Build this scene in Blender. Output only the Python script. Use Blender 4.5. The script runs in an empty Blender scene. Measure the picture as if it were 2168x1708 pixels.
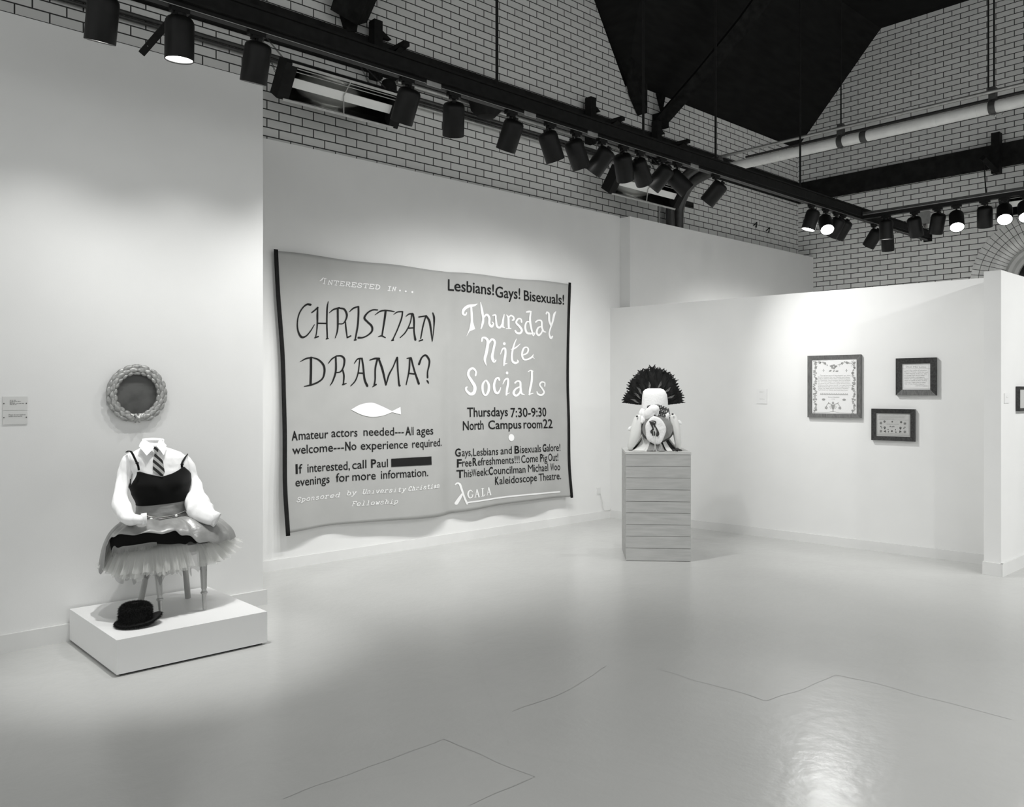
import bpy, bmesh, math, random
from math import sin, cos, pi, radians, sqrt, atan2
from mathutils import Vector, Matrix, noise, geometry

random.seed(7)
S = bpy.context.scene
COL = S.collection

# ------------------------------------------------------------------ camera
FPX, CX, CY, EYE = 1762.0, 1084.0, 828.0, 1.5
YAW = radians(47.25)                       # view direction measured from the long wall
FW = Vector((cos(YAW), sin(YAW), 0)); RT = Vector((sin(YAW), -cos(YAW), 0)); UP = Vector((0, 0, 1))
cam_d = bpy.data.cameras.new('camera'); cam = bpy.data.objects.new('camera', cam_d); COL.objects.link(cam)
cam.location = (0, 0, EYE)
cam.rotation_euler = Matrix((RT, UP, -FW)).transposed().to_euler()
cam_d.sensor_fit = 'HORIZONTAL'; cam_d.sensor_width = 36.0
cam_d.lens = 36.0 * FPX / 2168.0
cam_d.shift_y = (CY - 854.0) / 2168.0
cam_d.clip_start = 0.05; cam_d.clip_end = 200
S.camera = cam

# ------------------------------------------------------------------ exposure, world
S.view_settings.view_transform = 'Standard'; S.view_settings.look = 'None'
S.view_settings.gamma = 1.0; S.view_settings.use_curve_mapping = False
S.view_settings.exposure = 0.18
W = bpy.data.worlds.new('gallery_ambience'); S.world = W; W.use_nodes = True
bg = W.node_tree.nodes['Background']
bg.inputs['Color'].default_value = (0.985, 1.0, 0.985, 1); bg.inputs['Strength'].default_value = 0.72
SPOT_W = 78.0                              # watts of one track lamp

# ------------------------------------------------------------------ surveyed points
C0 = Vector((0, 0, EYE))
def ray(x, y): return FW + RT * ((x - CX) / FPX) + UP * ((CY - y) / FPX)
def onz(x, y, z=0.0):
    r = ray(x, y); return C0 + r * ((z - EYE) / r.z)
def ony(x, y, Y):
    r = ray(x, y); return C0 + r * (Y / r.y)
def onx(x, y, X):
    r = ray(x, y); return C0 + r * (X / r.x)
def onp(x, y, p, n):
    r = ray(x, y); return C0 + r * ((Vector(p) - C0).dot(n) / r.dot(n))

# ------------------------------------------------------------------ materials
def col(v, warm=1.0): return (v * (1 - .004 * warm), v, v * (1 - .022 * warm), 1)
def mat(name, v=.5, rough=.6, metal=0.0, spec=.5, warm=1.0, n_amp=0.0, n_scale=8.0, bump=0.0, b_scale=60.0, coat=0.0, stretch=None, emit=0.0, sheen=0.0):
    m = bpy.data.materials.new(name); m.use_nodes = True
    nt = m.node_tree; p = nt.nodes['Principled BSDF']
    p.inputs['Base Color'].default_value = col(v, warm); p.inputs['Roughness'].default_value = rough
    p.inputs['Metallic'].default_value = metal; p.inputs['Specular IOR Level'].default_value = spec
    p.inputs['Coat Weight'].default_value = coat
    if sheen: p.inputs['Sheen Weight'].default_value = sheen
    tc = nt.nodes.new('ShaderNodeTexCoord'); mp = nt.nodes.new('ShaderNodeMapping')
    nt.links.new(tc.outputs['Object'], mp.inputs['Vector'])
    if stretch: mp.inputs['Scale'].default_value = stretch
    if n_amp:
        t = nt.nodes.new('ShaderNodeTexNoise'); t.inputs['Scale'].default_value = n_scale; t.inputs['Detail'].default_value = 5
        nt.links.new(mp.outputs[0], t.inputs['Vector'])
        r = nt.nodes.new('ShaderNodeValToRGB')
        r.color_ramp.elements[0].position = .3; r.color_ramp.elements[1].position = .7
        r.color_ramp.elements[0].color = col(max(0, v * (1 - n_amp)), warm); r.color_ramp.elements[1].color = col(v * (1 + n_amp), warm)
        nt.links.new(t.outputs['Fac'], r.inputs['Fac']); nt.links.new(r.outputs['Color'], p.inputs['Base Color'])
    if bump:
        t2 = nt.nodes.new('ShaderNodeTexNoise'); t2.inputs['Scale'].default_value = b_scale; t2.inputs['Detail'].default_value = 4
        nt.links.new(mp.outputs[0], t2.inputs['Vector'])
        b = nt.nodes.new('ShaderNodeBump'); b.inputs['Strength'].default_value = bump; b.inputs['Distance'].default_value = .01
        nt.links.new(t2.outputs['Fac'], b.inputs['Height']); nt.links.new(b.outputs['Normal'], p.inputs['Normal'])
    if emit:
        p.inputs['Emission Color'].default_value = (1, 1, .98, 1); p.inputs['Emission Strength'].default_value = emit
    return m

def brick_mat(name, axis, u_off, z_off, length, course):
    m = bpy.data.materials.new(name); m.use_nodes = True; nt = m.node_tree; p = nt.nodes['Principled BSDF']
    tc = nt.nodes.new('ShaderNodeTexCoord'); sp = nt.nodes.new('ShaderNodeSeparateXYZ'); cb = nt.nodes.new('ShaderNodeCombineXYZ')
    nt.links.new(tc.outputs['Object'], sp.inputs[0])
    au = nt.nodes.new('ShaderNodeMath'); au.operation = 'SUBTRACT'; au.inputs[1].default_value = u_off
    az = nt.nodes.new('ShaderNodeMath'); az.operation = 'SUBTRACT'; az.inputs[1].default_value = z_off
    nt.links.new(sp.outputs[axis], au.inputs[0]); nt.links.new(sp.outputs[2], az.inputs[0])
    nt.links.new(au.outputs[0], cb.inputs[0]); nt.links.new(az.outputs[0], cb.inputs[1])
    b = nt.nodes.new('ShaderNodeTexBrick'); b.offset = .5; b.offset_frequency = 2; b.squash_frequency = 2; b.squash = 1.0
    b.inputs['Scale'].default_value = 1.0; b.inputs['Brick Width'].default_value = length; b.inputs['Row Height'].default_value = course
    b.inputs['Mortar Size'].default_value = .0052; b.inputs['Mortar Smooth'].default_value = .1; b.inputs['Bias'].default_value = .0
    b.inputs['Color1'].default_value = col(.72); b.inputs['Color2'].default_value = col(.80); b.inputs['Mortar'].default_value = col(.035)
    nt.links.new(cb.outputs[0], b.inputs['Vector']); nt.links.new(b.outputs['Color'], p.inputs['Base Color'])
    rr = nt.nodes.new('ShaderNodeMapRange'); rr.inputs[3].default_value = .14; rr.inputs[4].default_value = .85
    nt.links.new(b.outputs['Fac'], rr.inputs[0]); nt.links.new(rr.outputs[0], p.inputs['Roughness'])
    n = nt.nodes.new('ShaderNodeTexNoise'); n.inputs['Scale'].default_value = 9; nt.links.new(tc.outputs['Object'], n.inputs['Vector'])
    mx = nt.nodes.new('ShaderNodeMath'); mx.operation = 'MULTIPLY_ADD'; mx.inputs[1].default_value = -1.0
    nm = nt.nodes.new('ShaderNodeMath'); nm.operation = 'MULTIPLY'; nm.inputs[1].default_value = .5
    nt.links.new(n.outputs['Fac'], nm.inputs[0]); nt.links.new(b.outputs['Fac'], mx.inputs[0]); nt.links.new(nm.outputs[0], mx.inputs[2])
    bp = nt.nodes.new('ShaderNodeBump'); bp.inputs['Strength'].default_value = .5; bp.inputs['Distance'].default_value = .004
    nt.links.new(mx.outputs[0], bp.inputs['Height']); nt.links.new(bp.outputs['Normal'], p.inputs['Normal'])
    p.inputs['Specular IOR Level'].default_value = .5
    return m

def floor_mat():
    m = bpy.data.materials.new('polished_floor'); m.use_nodes = True; nt = m.node_tree; p = nt.nodes['Principled BSDF']
    tc = nt.nodes.new('ShaderNodeTexCoord')
    n1 = nt.nodes.new('ShaderNodeTexNoise'); n1.inputs['Scale'].default_value = .9; n1.inputs['Detail'].default_value = 6; n1.inputs['Roughness'].default_value = .6
    n2 = nt.nodes.new('ShaderNodeTexNoise'); n2.inputs['Scale'].default_value = 55; n2.inputs['Detail'].default_value = 3
    mp = nt.nodes.new('ShaderNodeMapping'); mp.inputs['Rotation'].default_value = (0, 0, .35); mp.inputs['Location'].default_value = (.4, .9, 0)
    v = nt.nodes.new('ShaderNodeTexVoronoi'); v.feature = 'DISTANCE_TO_EDGE'; v.inputs['Scale'].default_value = .42
    vr = nt.nodes.new('ShaderNodeMapRange'); vr.inputs[1].default_value = 0; vr.inputs[2].default_value = .006; vr.inputs[3].default_value = .97; vr.inputs[4].default_value = 1
    nt.links.new(v.outputs['Distance'], vr.inputs[0])
    nw = nt.nodes.new('ShaderNodeTexNoise'); nw.inputs['Scale'].default_value = 2.2; nw.inputs['Detail'].default_value = 3
    add = nt.nodes.new('ShaderNodeVectorMath'); add.operation = 'MULTIPLY_ADD'; add.inputs[1].default_value = (.07, .07, 0)
    nt.links.new(tc.outputs['Object'], mp.inputs[0]); nt.links.new(mp.outputs[0], nw.inputs['Vector'])
    nt.links.new(nw.outputs['Color'], add.inputs[0]); nt.links.new(mp.outputs[0], add.inputs[2]); nt.links.new(add.outputs[0], v.inputs['Vector'])
    r = nt.nodes.new('ShaderNodeValToRGB'); r.color_ramp.elements[0].position = .25; r.color_ramp.elements[1].position = .75
    r.color_ramp.elements[0].color = col(.52); r.color_ramp.elements[1].color = col(.57)
    for n in (n1, n2): nt.links.new(tc.outputs['Object'], n.inputs['Vector'])
    nt.links.new(n1.outputs['Fac'], r.inputs['Fac'])
    mu = nt.nodes.new('ShaderNodeMix'); mu.data_type = 'RGBA'; mu.blend_type = 'MULTIPLY'; mu.inputs[0].default_value = .5
    nt.links.new(r.outputs['Color'], mu.inputs[6]); nt.links.new(vr.outputs[0], mu.inputs[7]); nt.links.new(mu.outputs[2], p.inputs['Base Color'])
    rr = nt.nodes.new('ShaderNodeMapRange'); rr.inputs[1].default_value = .3; rr.inputs[2].default_value = .7; rr.inputs[3].default_value = .235; rr.inputs[4].default_value = .27
    nt.links.new(n1.outputs['Fac'], rr.inputs[0]); nt.links.new(rr.outputs[0], p.inputs['Roughness'])
    n3 = nt.nodes.new('ShaderNodeTexNoise'); n3.inputs['Scale'].default_value = 13; n3.inputs['Detail'].default_value = 3; nt.links.new(tc.outputs['Object'], n3.inputs['Vector'])
    ad = nt.nodes.new('ShaderNodeMath'); ad.operation = 'MULTIPLY_ADD'; ad.inputs[1].default_value = .15
    nt.links.new(n2.outputs['Fac'], ad.inputs[0]); nt.links.new(n3.outputs['Fac'], ad.inputs[2])
    b = nt.nodes.new('ShaderNodeBump'); b.inputs['Strength'].default_value = .2; b.inputs['Distance'].default_value = .01
    nt.links.new(ad.outputs[0], b.inputs['Height']); nt.links.new(b.outputs['Normal'], p.inputs['Normal'])
    p.inputs['Specular IOR Level'].default_value = .6
    return m

def stripe_mat():
    m = bpy.data.materials.new('striped_silk'); m.use_nodes = True; nt = m.node_tree; p = nt.nodes['Principled BSDF']
    tc = nt.nodes.new('ShaderNodeTexCoord'); sp = nt.nodes.new('ShaderNodeSeparateXYZ'); nt.links.new(tc.outputs['Object'], sp.inputs[0])
    a = nt.nodes.new('ShaderNodeMath'); a.operation = 'MULTIPLY_ADD'; a.inputs[1].default_value = .95
    nt.links.new(sp.outputs[0], a.inputs[0]); nt.links.new(sp.outputs[2], a.inputs[2])
    k = nt.nodes.new('ShaderNodeMath'); k.operation = 'MULTIPLY'; k.inputs[1].default_value = 24.0
    f = nt.nodes.new('ShaderNodeMath'); f.operation = 'FRACT'; g = nt.nodes.new('ShaderNodeMath'); g.operation = 'GREATER_THAN'; g.inputs[1].default_value = .5
    nt.links.new(a.outputs[0], k.inputs[0]); nt.links.new(k.outputs[0], f.inputs[0]); nt.links.new(f.outputs[0], g.inputs[0])
    mx = nt.nodes.new('ShaderNodeMix'); mx.data_type = 'RGBA'; mx.inputs[6].default_value = col(.45); mx.inputs[7].default_value = col(.012)
    nt.links.new(g.outputs[0], mx.inputs[0]); nt.links.new(mx.outputs[2], p.inputs['Base Color']); p.inputs['Roughness'].default_value = .5
    return m

def tulle_mat(name, v, cover):
    m = bpy.data.materials.new(name); m.use_nodes = True; nt = m.node_tree
    for n in list(nt.nodes): nt.nodes.remove(n)
    o = nt.nodes.new('ShaderNodeOutputMaterial'); mx = nt.nodes.new('ShaderNodeMixShader'); mx.inputs[0].default_value = cover
    t = nt.nodes.new('ShaderNodeBsdfTransparent'); d = nt.nodes.new('ShaderNodeBsdfDiffuse'); tr = nt.nodes.new('ShaderNodeBsdfTranslucent')
    m2 = nt.nodes.new('ShaderNodeMixShader'); m2.inputs[0].default_value = .45
    d.inputs[0].default_value = col(v); tr.inputs[0].default_value = col(v)
    nt.links.new(d.outputs[0], m2.inputs[1]); nt.links.new(tr.outputs[0], m2.inputs[2])
    nt.links.new(t.outputs[0], mx.inputs[1]); nt.links.new(m2.outputs[0], mx.inputs[2]); nt.links.new(mx.outputs[0], o.inputs[0])
    return m

def net_mat():
    m = mat('beaded_net', .03, .4); nt = m.node_tree; p = nt.nodes['Principled BSDF']
    tc = nt.nodes.new('ShaderNodeTexCoord'); mp = nt.nodes.new('ShaderNodeMapping'); mp.inputs['Rotation'].default_value = (0, .5, .75)
    mp.inputs['Scale'].default_value = (58, 58, 58)
    ck = nt.nodes.new('ShaderNodeTexVoronoi'); ck.feature = 'DISTANCE_TO_EDGE'; ck.inputs['Scale'].default_value = 1.0; ck.inputs['Randomness'].default_value = .15
    lt = nt.nodes.new('ShaderNodeMath'); lt.operation = 'GREATER_THAN'; lt.inputs[1].default_value = .24
    mx = nt.nodes.new('ShaderNodeMix'); mx.data_type = 'RGBA'; mx.inputs[6].default_value = col(.02); mx.inputs[7].default_value = col(.6)
    nt.links.new(tc.outputs['Object'], mp.inputs[0]); nt.links.new(mp.outputs[0], ck.inputs['Vector']); nt.links.new(ck.outputs['Distance'], lt.inputs[0])
    nt.links.new(lt.outputs[0], mx.inputs[0]); nt.links.new(mx.outputs[2], p.inputs['Base Color'])
    return m

def cloudy_mat():
    m = mat('cloudy_painting', .2, .5, spec=.2); nt = m.node_tree; p = nt.nodes['Principled BSDF']
    tc = nt.nodes.new('ShaderNodeTexCoord'); n = nt.nodes.new('ShaderNodeTexNoise'); n.inputs['Scale'].default_value = 9; n.inputs['Detail'].default_value = 3
    sp = nt.nodes.new('ShaderNodeSeparateXYZ'); nt.links.new(tc.outputs['Object'], sp.inputs[0]); nt.links.new(tc.outputs['Object'], n.inputs['Vector'])
    a = nt.nodes.new('ShaderNodeMath'); a.operation = 'MULTIPLY_ADD'; a.inputs[1].default_value = 1.6
    nt.links.new(sp.outputs[2], a.inputs[0]); nt.links.new(n.outputs['Fac'], a.inputs[2])
    r = nt.nodes.new('ShaderNodeValToRGB'); r.color_ramp.elements[0].position = .2; r.color_ramp.elements[1].position = .85
    r.color_ramp.elements[0].color = col(.022); r.color_ramp.elements[1].color = col(.12)
    nt.links.new(a.outputs[0], r.inputs[0]); nt.links.new(r.outputs[0], p.inputs['Base Color'])
    return m

M = dict(
    wall=mat('white_wall_paint', .80, .6, spec=.25, warm=.5, n_amp=.015, n_scale=3, bump=.04, b_scale=240),
    base=mat('white_baseboard_paint', .74, .5, spec=.3, warm=.6, n_amp=.02, n_scale=6),
    floor=floor_mat(),
    brickL=brick_mat('glazed_brick', 0, 3.031, 3.6534, .22, .0757),
    brickR=brick_mat('glazed_brick_end', 1, 6.154, 3.118, .2185, .0737),
    glaze=mat('glazed_voussoir', .70, .14, n_amp=.08, n_scale=14, bump=.15, b_scale=12),
    mortar=mat('dark_mortar', .035, .9),
    black=mat('black_painted_steel', .012, .6, spec=.12, n_amp=.25, n_scale=20),
    blackband=mat('black_painted_stone', .018, .85, spec=.06, n_amp=.3, n_scale=9),
    roof=mat('black_roof_boards', .016, .9, spec=.04, n_amp=.2, n_scale=3, stretch=(1, 1, 6)),
    can=mat('black_lamp_enamel', .007, .45, spec=.22, n_amp=.2, n_scale=30),
    darkmetal=mat('dark_grey_metal', .06, .45, metal=.3, n_amp=.2, n_scale=25),
    steel=mat('galvanised_steel', .42, .35, metal=.7, n_amp=.15, n_scale=18),
    reflector=mat('polished_reflector', .62, .16, metal=1.0),
    panel=mat('white_heater_panel', .85, .4),
    pipe=mat('white_pipe_wrap', .72, .5, n_amp=.06, n_scale=12, bump=.1, b_scale=40),
    pipedark=mat('dark_pipe_surface', .05, .35, n_amp=.2, n_scale=15),  # plain dark tone for the elbow, one band and the side pipes
    lens=mat('glowing_lamp_face', .9, .4, emit=9.0),
    inner=mat('lamp_inner_reflector', .7, .3, metal=.6),
    plinth=mat('white_plinth_paint', .84, .45, spec=.3, warm=.3, n_amp=.01, n_scale=5),
    recess=mat('plinth_gap_shade', .02, .9),  # shade of the gap under the plinth, put into a near-black colour
    cloth=mat('grey_banner_cotton', .40, .85, spec=.1, n_amp=.03, n_scale=5, bump=.08, b_scale=500),
    ink=mat('black_applique', .014, .8, spec=.15),
    chalk=mat('white_applique', .82, .8, spec=.1, warm=.2),
    tape=mat('black_banner_tape', .012, .8, spec=.15, n_amp=.2, n_scale=30),
    shirt=mat('white_cotton_shirt', .90, .8, spec=.15, warm=.0, bump=.75, b_scale=15, stretch=(1, 1, .4)),
    velvet=mat('black_velvet', .006, .9, spec=.1, sheen=.12),
    taffeta=mat('grey_taffeta', .25, .34, spec=.7, n_amp=.08, n_scale=10, bump=1.0, b_scale=9, stretch=(.6, .6, 1.3)),
    lining=mat('black_lining', .006, .8, spec=.1),
    fringe=mat('grey_fringe', .26, .8, spec=.1),
    tulle=tulle_mat('pale_tulle', .86, .47),
    tulle2=tulle_mat('dark_tulle', .10, .30),
    stripe=stripe_mat(),
    pearl=mat('pearl_beads', .75, .2, coat=.5),
    chain=mat('dark_chain', .25, .3, metal=.8),
    chairwood=mat('silvered_chair_wood', .42, .32, metal=.35, n_amp=.12, n_scale=20, stretch=(1, 1, .2)),
    fur=mat('black_fur', .007, .75, spec=.2, sheen=.05),
    silver=mat('silver_leaf', .42, .36, metal=.45, n_amp=.3, n_scale=45, bump=.3, b_scale=60),
    cloudy=cloudy_mat(),
    oak=mat('pale_oak', .44, .5, n_amp=.10, n_scale=5, stretch=(1, 1, 9)),
    oaktop=mat('pale_oak_top', .55, .45, n_amp=.06, n_scale=8),
    feather=mat('dark_feather', .012, .6, spec=.2, n_amp=.9, n_scale=26, stretch=(1, 1, .35)),
    featherpale=mat('pale_feather_barb', .32, .6),
    cotton=mat('white_cotton_wool', .88, .95, spec=.05, warm=.1, bump=.5, b_scale=60),
    muslin=mat('white_muslin', .74, .85, spec=.1, bump=.15, b_scale=40),
    felt=mat('grey_felt', .27, .9, n_amp=.15, n_scale=15),
    stain=mat('dark_stain', .035, .5, n_amp=.6, n_scale=50),
    net=net_mat(),
    lace=mat('dark_lace', .05, .8, n_amp=.5, n_scale=90),
    seam=mat('floor_seam_filler', .40, .5), string=mat('pale_string', .62, .8),
    frameA=mat('grained_frame_wood', .12, .4, n_amp=.35, n_scale=22, stretch=(6, 6, 1)),
    frameB=mat('dark_frame_wood', .026, .35, n_amp=.7, n_scale=18, stretch=(1, 4, 4)),
    linen=mat('white_sampler_linen', .76, .9, spec=.1, warm=.2, n_amp=.02, n_scale=120),
    linen2=mat('grey_sampler_linen', .50, .9, spec=.1, n_amp=.03, n_scale=120),
    thread=mat('grey_thread', .30, .9), thread2=mat('dark_thread', .10, .9), threadpale=mat('pale_thread', .40, .9),
    card=mat('clear_label_card', .66, .3, spec=.4), print_=mat('grey_print', .25, .8), printfaint=mat('faint_print', .6, .8),
    iron=mat('dark_timber', .016, .9, spec=.04, n_amp=.4, n_scale=12),
    void=mat('dark_window_glass', .012, .12),
    surround=mat('pale_window_surround', .55, .5, n_amp=.05, n_scale=10),
    cardpale=mat('pale_label_card', .78, .5, spec=.2, warm=.3), outlet=mat('white_plastic', .7, .35),
)

# ------------------------------------------------------------------ mesh helpers
ROOT = {}                                  # thing name -> world location of its Empty
def catmull(pts, n):
    pts = [Vector(p) for p in pts]
    if len(pts) == 2: return [pts[0].lerp(pts[1], i / n) for i in range(n + 1)]
    out = []; P = [pts[0] * 2 - pts[1]] + pts + [pts[-1] * 2 - pts[-2]]
    seg = len(pts) - 1
    for i in range(n + 1):
        t = i / n * seg; k = min(int(t), seg - 1); u = t - k
        a, b, c, d = P[k], P[k + 1], P[k + 2], P[k + 3]
        out.append(.5 * ((2 * b) + (c - a) * u + (2 * a - 5 * b + 4 * c - d) * u * u + (3 * b - a - 3 * c + d) * u ** 3))
    return out

class MB:
    def __init__(s): s.v = []; s.f = []
    def quad(s, a, b, c, d):
        i = len(s.v); s.v += [Vector(p) for p in (a, b, c, d)]; s.f.append((i, i + 1, i + 2, i + 3)); return s
    def poly(s, pts):
        i = len(s.v); s.v += [Vector(p) for p in pts]; s.f.append(tuple(range(i, i + len(pts)))); return s
    def box(s, c, size, ax=None):
        c = Vector(c); ax = ax or (Vector((1, 0, 0)), Vector((0, 1, 0)), Vector((0, 0, 1)))
        h = [ax[k] * size[k] / 2 for k in range(3)]; i = len(s.v)
        for sx in (-1, 1):
            for sy in (-1, 1):
                for sz in (-1, 1): s.v.append(c + h[0] * sx + h[1] * sy + h[2] * sz)
        for q in ((0, 1, 3, 2), (4, 6, 7, 5), (0, 4, 5, 1), (2, 3, 7, 6), (0, 2, 6, 4), (1, 5, 7, 3)): s.f.append(tuple(i + k for k in q))
        return s
    def span(s, lo, hi):
        lo, hi = Vector(lo), Vector(hi); return s.box((lo + hi) / 2, tuple(abs(hi[k] - lo[k]) for k in range(3)))
    def loft(s, rings, closed=True, cap0=False, cap1=False):
        n = len(rings[0]); i0 = len(s.v)
        for r in rings: s.v += [Vector(p) for p in r]
        for a in range(len(rings) - 1):
            for b in range(n if closed else n - 1):
                q = i0 + a * n; w = (b + 1) % n
                s.f.append((q + b, q + w, q + n + w, q + n + b))
        if cap0: s.f.append(tuple(i0 + k for k in reversed(range(n))))
        if cap1: s.f.append(tuple(i0 + (len(rings) - 1) * n + k for k in range(n)))
        return s
    def tube(s, pts, r, n=10, cap=True, sub=0, up=None, flat=1.0):
        pts = [Vector(p) for p in pts]
        rr = r if isinstance(r, (list, tuple)) else [r] * len(pts)
        if sub:
            m = sub; rp = catmull([(x, 0, 0) for x in rr], m); pts = catmull(pts, m); rr = [p.x for p in rp]
        t0 = (pts[1] - pts[0]).normalized()
        ref = Vector(up) if up else (Vector((0, 0, 1)) if abs(t0.z) < .9 else Vector((1, 0, 0)))
        u = (ref - t0 * ref.dot(t0)).normalized(); rings = []
        for k, p in enumerate(pts):
            t = (pts[min(k + 1, len(pts) - 1)] - pts[max(k - 1, 0)]).normalized()
            u = (u - t * u.dot(t)).normalized(); w = t.cross(u)
            rings.append([p + (u * cos(2 * pi * j / n) + w * sin(2 * pi * j / n) * flat) * rr[k] for j in range(n)])
        return s.loft(rings, True, cap, cap)
    def lathe(s, prof, n=24, c=(0, 0, 0), axis=None, cap0=False, cap1=False):
        c = Vector(c); z = Vector(axis).normalized() if axis else Vector((0, 0, 1))
        x = (Vector((1, 0, 0)) if abs(z.x) < .9 else Vector((0, 1, 0))); x = (x - z * x.dot(z)).normalized(); y = z.cross(x)
        return s.loft([[c + z * h + (x * cos(2 * pi * j / n) + y * sin(2 * pi * j / n)) * r for j in range(n)] for r, h in prof], True, cap0, cap1)
    def prism(s, pts, d):
        pts = [Vector(p) for p in pts]; d = Vector(d); return s.loft([pts, [p + d for p in pts]], True, True, True)
    def ball(s, c, r, n=10, m=6, sq=(1, 1, 1)):
        c = Vector(c); rings = []
        for a in range(m + 1):
            t = pi * a / m; rr = max(sin(t), .02)
            rings.append([c + Vector((cos(2 * pi * b / n) * rr * r * sq[0], sin(2 * pi * b / n) * rr * r * sq[1], -cos(t) * r * sq[2])) for b in range(n)])
        return s.loft(rings, True, True, True)
    def grid(s, fn, nu, nv, cu=False):
        rings = [[fn(a / (nu if cu else nu - 1), b / (nv - 1)) for a in range(nu)] for b in range(nv)]
        return s.loft(rings, cu)
    def build(s, name, m, parent=None, sharp=35, two=False, solid=0.0, local=False):
        me = bpy.data.meshes.new(name)
        if parent is not None and not local:
            r = parent
            while r.name not in ROOT: r = r.parent
            off = ROOT[r.name]
        elif parent is None and not local:
            xs = [p.x for p in s.v]; ys = [p.y for p in s.v]; zs = [p.z for p in s.v]
            off = Vector(((min(xs) + max(xs)) / 2, (min(ys) + max(ys)) / 2, min(zs)))
        else: off = Vector((0, 0, 0))
        me.from_pydata([tuple(p - off) for p in s.v], [], s.f)
        b = bmesh.new(); b.from_mesh(me); bmesh.ops.recalc_face_normals(b, faces=b.faces); b.to_mesh(me); b.free()
        me.polygons.foreach_set('use_smooth', [True] * len(me.polygons)); me.set_sharp_from_angle(angle=radians(sharp))
        me.materials.append(m)
        o = bpy.data.objects.new(name, me); COL.objects.link(o)
        if parent is not None: o.parent = parent
        elif not local: o.location = off
        if solid:
            md = o.modifiers.new('thickness', 'SOLIDIFY'); md.thickness = solid; md.offset = 0
        return o

def tag(o, label, cat, group=None):
    o['label'] = label; o['category'] = cat
    if group: o['group'] = group
    return o
def thing(name, loc, label, cat, group=None):
    o = bpy.data.objects.new(name, None); o.empty_display_size = .1; COL.objects.link(o); o.location = loc
    ROOT[o.name] = Vector(loc); return tag(o, label, cat, group)
def struct(o): o['kind'] = 'structure'; return o

# ------------------------------------------------------------------ lettering helpers (2-D outlines, placed by a mapping)
_tc = {}
def text_mesh(s, bold=0.0, res=3):
    """2-D vertices and faces of one string in the built-in face, with its ink box and cap height."""
    key = (s, bold)
    if key in _tc: return _tc[key]
    cu = bpy.data.curves.new('t', 'FONT'); cu.body = s; cu.size = 1; cu.resolution_u = res; cu.offset = bold
    ob = bpy.data.objects.new('t', cu); COL.objects.link(ob)
    dg = bpy.context.evaluated_depsgraph_get(); dg.update()
    me = bpy.data.meshes.new_from_object(ob.evaluated_get(dg))
    v = [(p.co.x, p.co.y) for p in me.vertices]; f = [tuple(p.vertices) for p in me.polygons]
    bpy.data.objects.remove(ob); bpy.data.curves.remove(cu); bpy.data.meshes.remove(me)
    xs = [p[0] for p in v]; _tc[key] = (v, f, min(xs), max(xs)); return _tc[key]
CAPH = max(p[1] for p in text_mesh('H')[0])

def add_text(mb, s, a, b, cap, place, bold=0.0, shear=0.0):
    """String S from baseline point A to B (2-D), cap height CAP, through PLACE(x, y) -> world."""
    v, f, x0, x1 = text_mesh(s, bold); i = len(mb.v); dx, dy = b[0] - a[0], b[1] - a[1]
    for x, y in v:
        t = (x - x0) / (x1 - x0); h = y / CAPH * cap
        mb.v.append(place(a[0] + dx * t + h * shear, a[1] + dy * t + h))
    mb.f += [tuple(i + k for k in q) for q in f]

def add_stroke(mb, pts, place, dense=True, yk=1.0):
    """Pen stroke: (x, y, width) points; PLACE maps 2-D to world. YK turns y down (-1) or up (+1)."""
    P = [Vector(p) for p in pts]
    if dense and len(P) > 2: P = catmull(P, 6 * (len(P) - 1))
    elif dense: P = catmull(P, 6)
    L = []; R = []
    for k, p in enumerate(P):
        t = (P[min(k + 1, len(P) - 1)] - P[max(k - 1, 0)]); t.z = 0
        if t.length < 1e-9: t = Vector((1, 0, 0))
        t.normalize(); w = max(p.z, .5e-6) / 2
        L.append((p.x - t.y * w, p.y + t.x * w)); R.append((p.x + t.y * w, p.y - t.x * w))
    i = len(mb.v); n = len(P)
    mb.v += [place(*q) for q in L] + [place(*q) for q in R]
    for k in range(n - 1): mb.f.append((i + k, i + k + 1, i + n + k + 1, i + n + k))
    for p in (P[0], P[-1]): add_disc(mb, p.x, p.y, p.z / 2, p.z / 2, place, 8)

def add_disc(mb, x, y, rx, ry, place, n=20):
    i = len(mb.v); mb.v += [place(x + cos(2 * pi * k / n) * rx, y + sin(2 * pi * k / n) * ry) for k in range(n)]
    mb.f.append(tuple(range(i, i + n)))
def add_poly(mb, pts, place):
    i = len(mb.v); mb.v += [place(*p) for p in pts]; mb.f.append(tuple(range(i, i + len(pts))))

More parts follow.
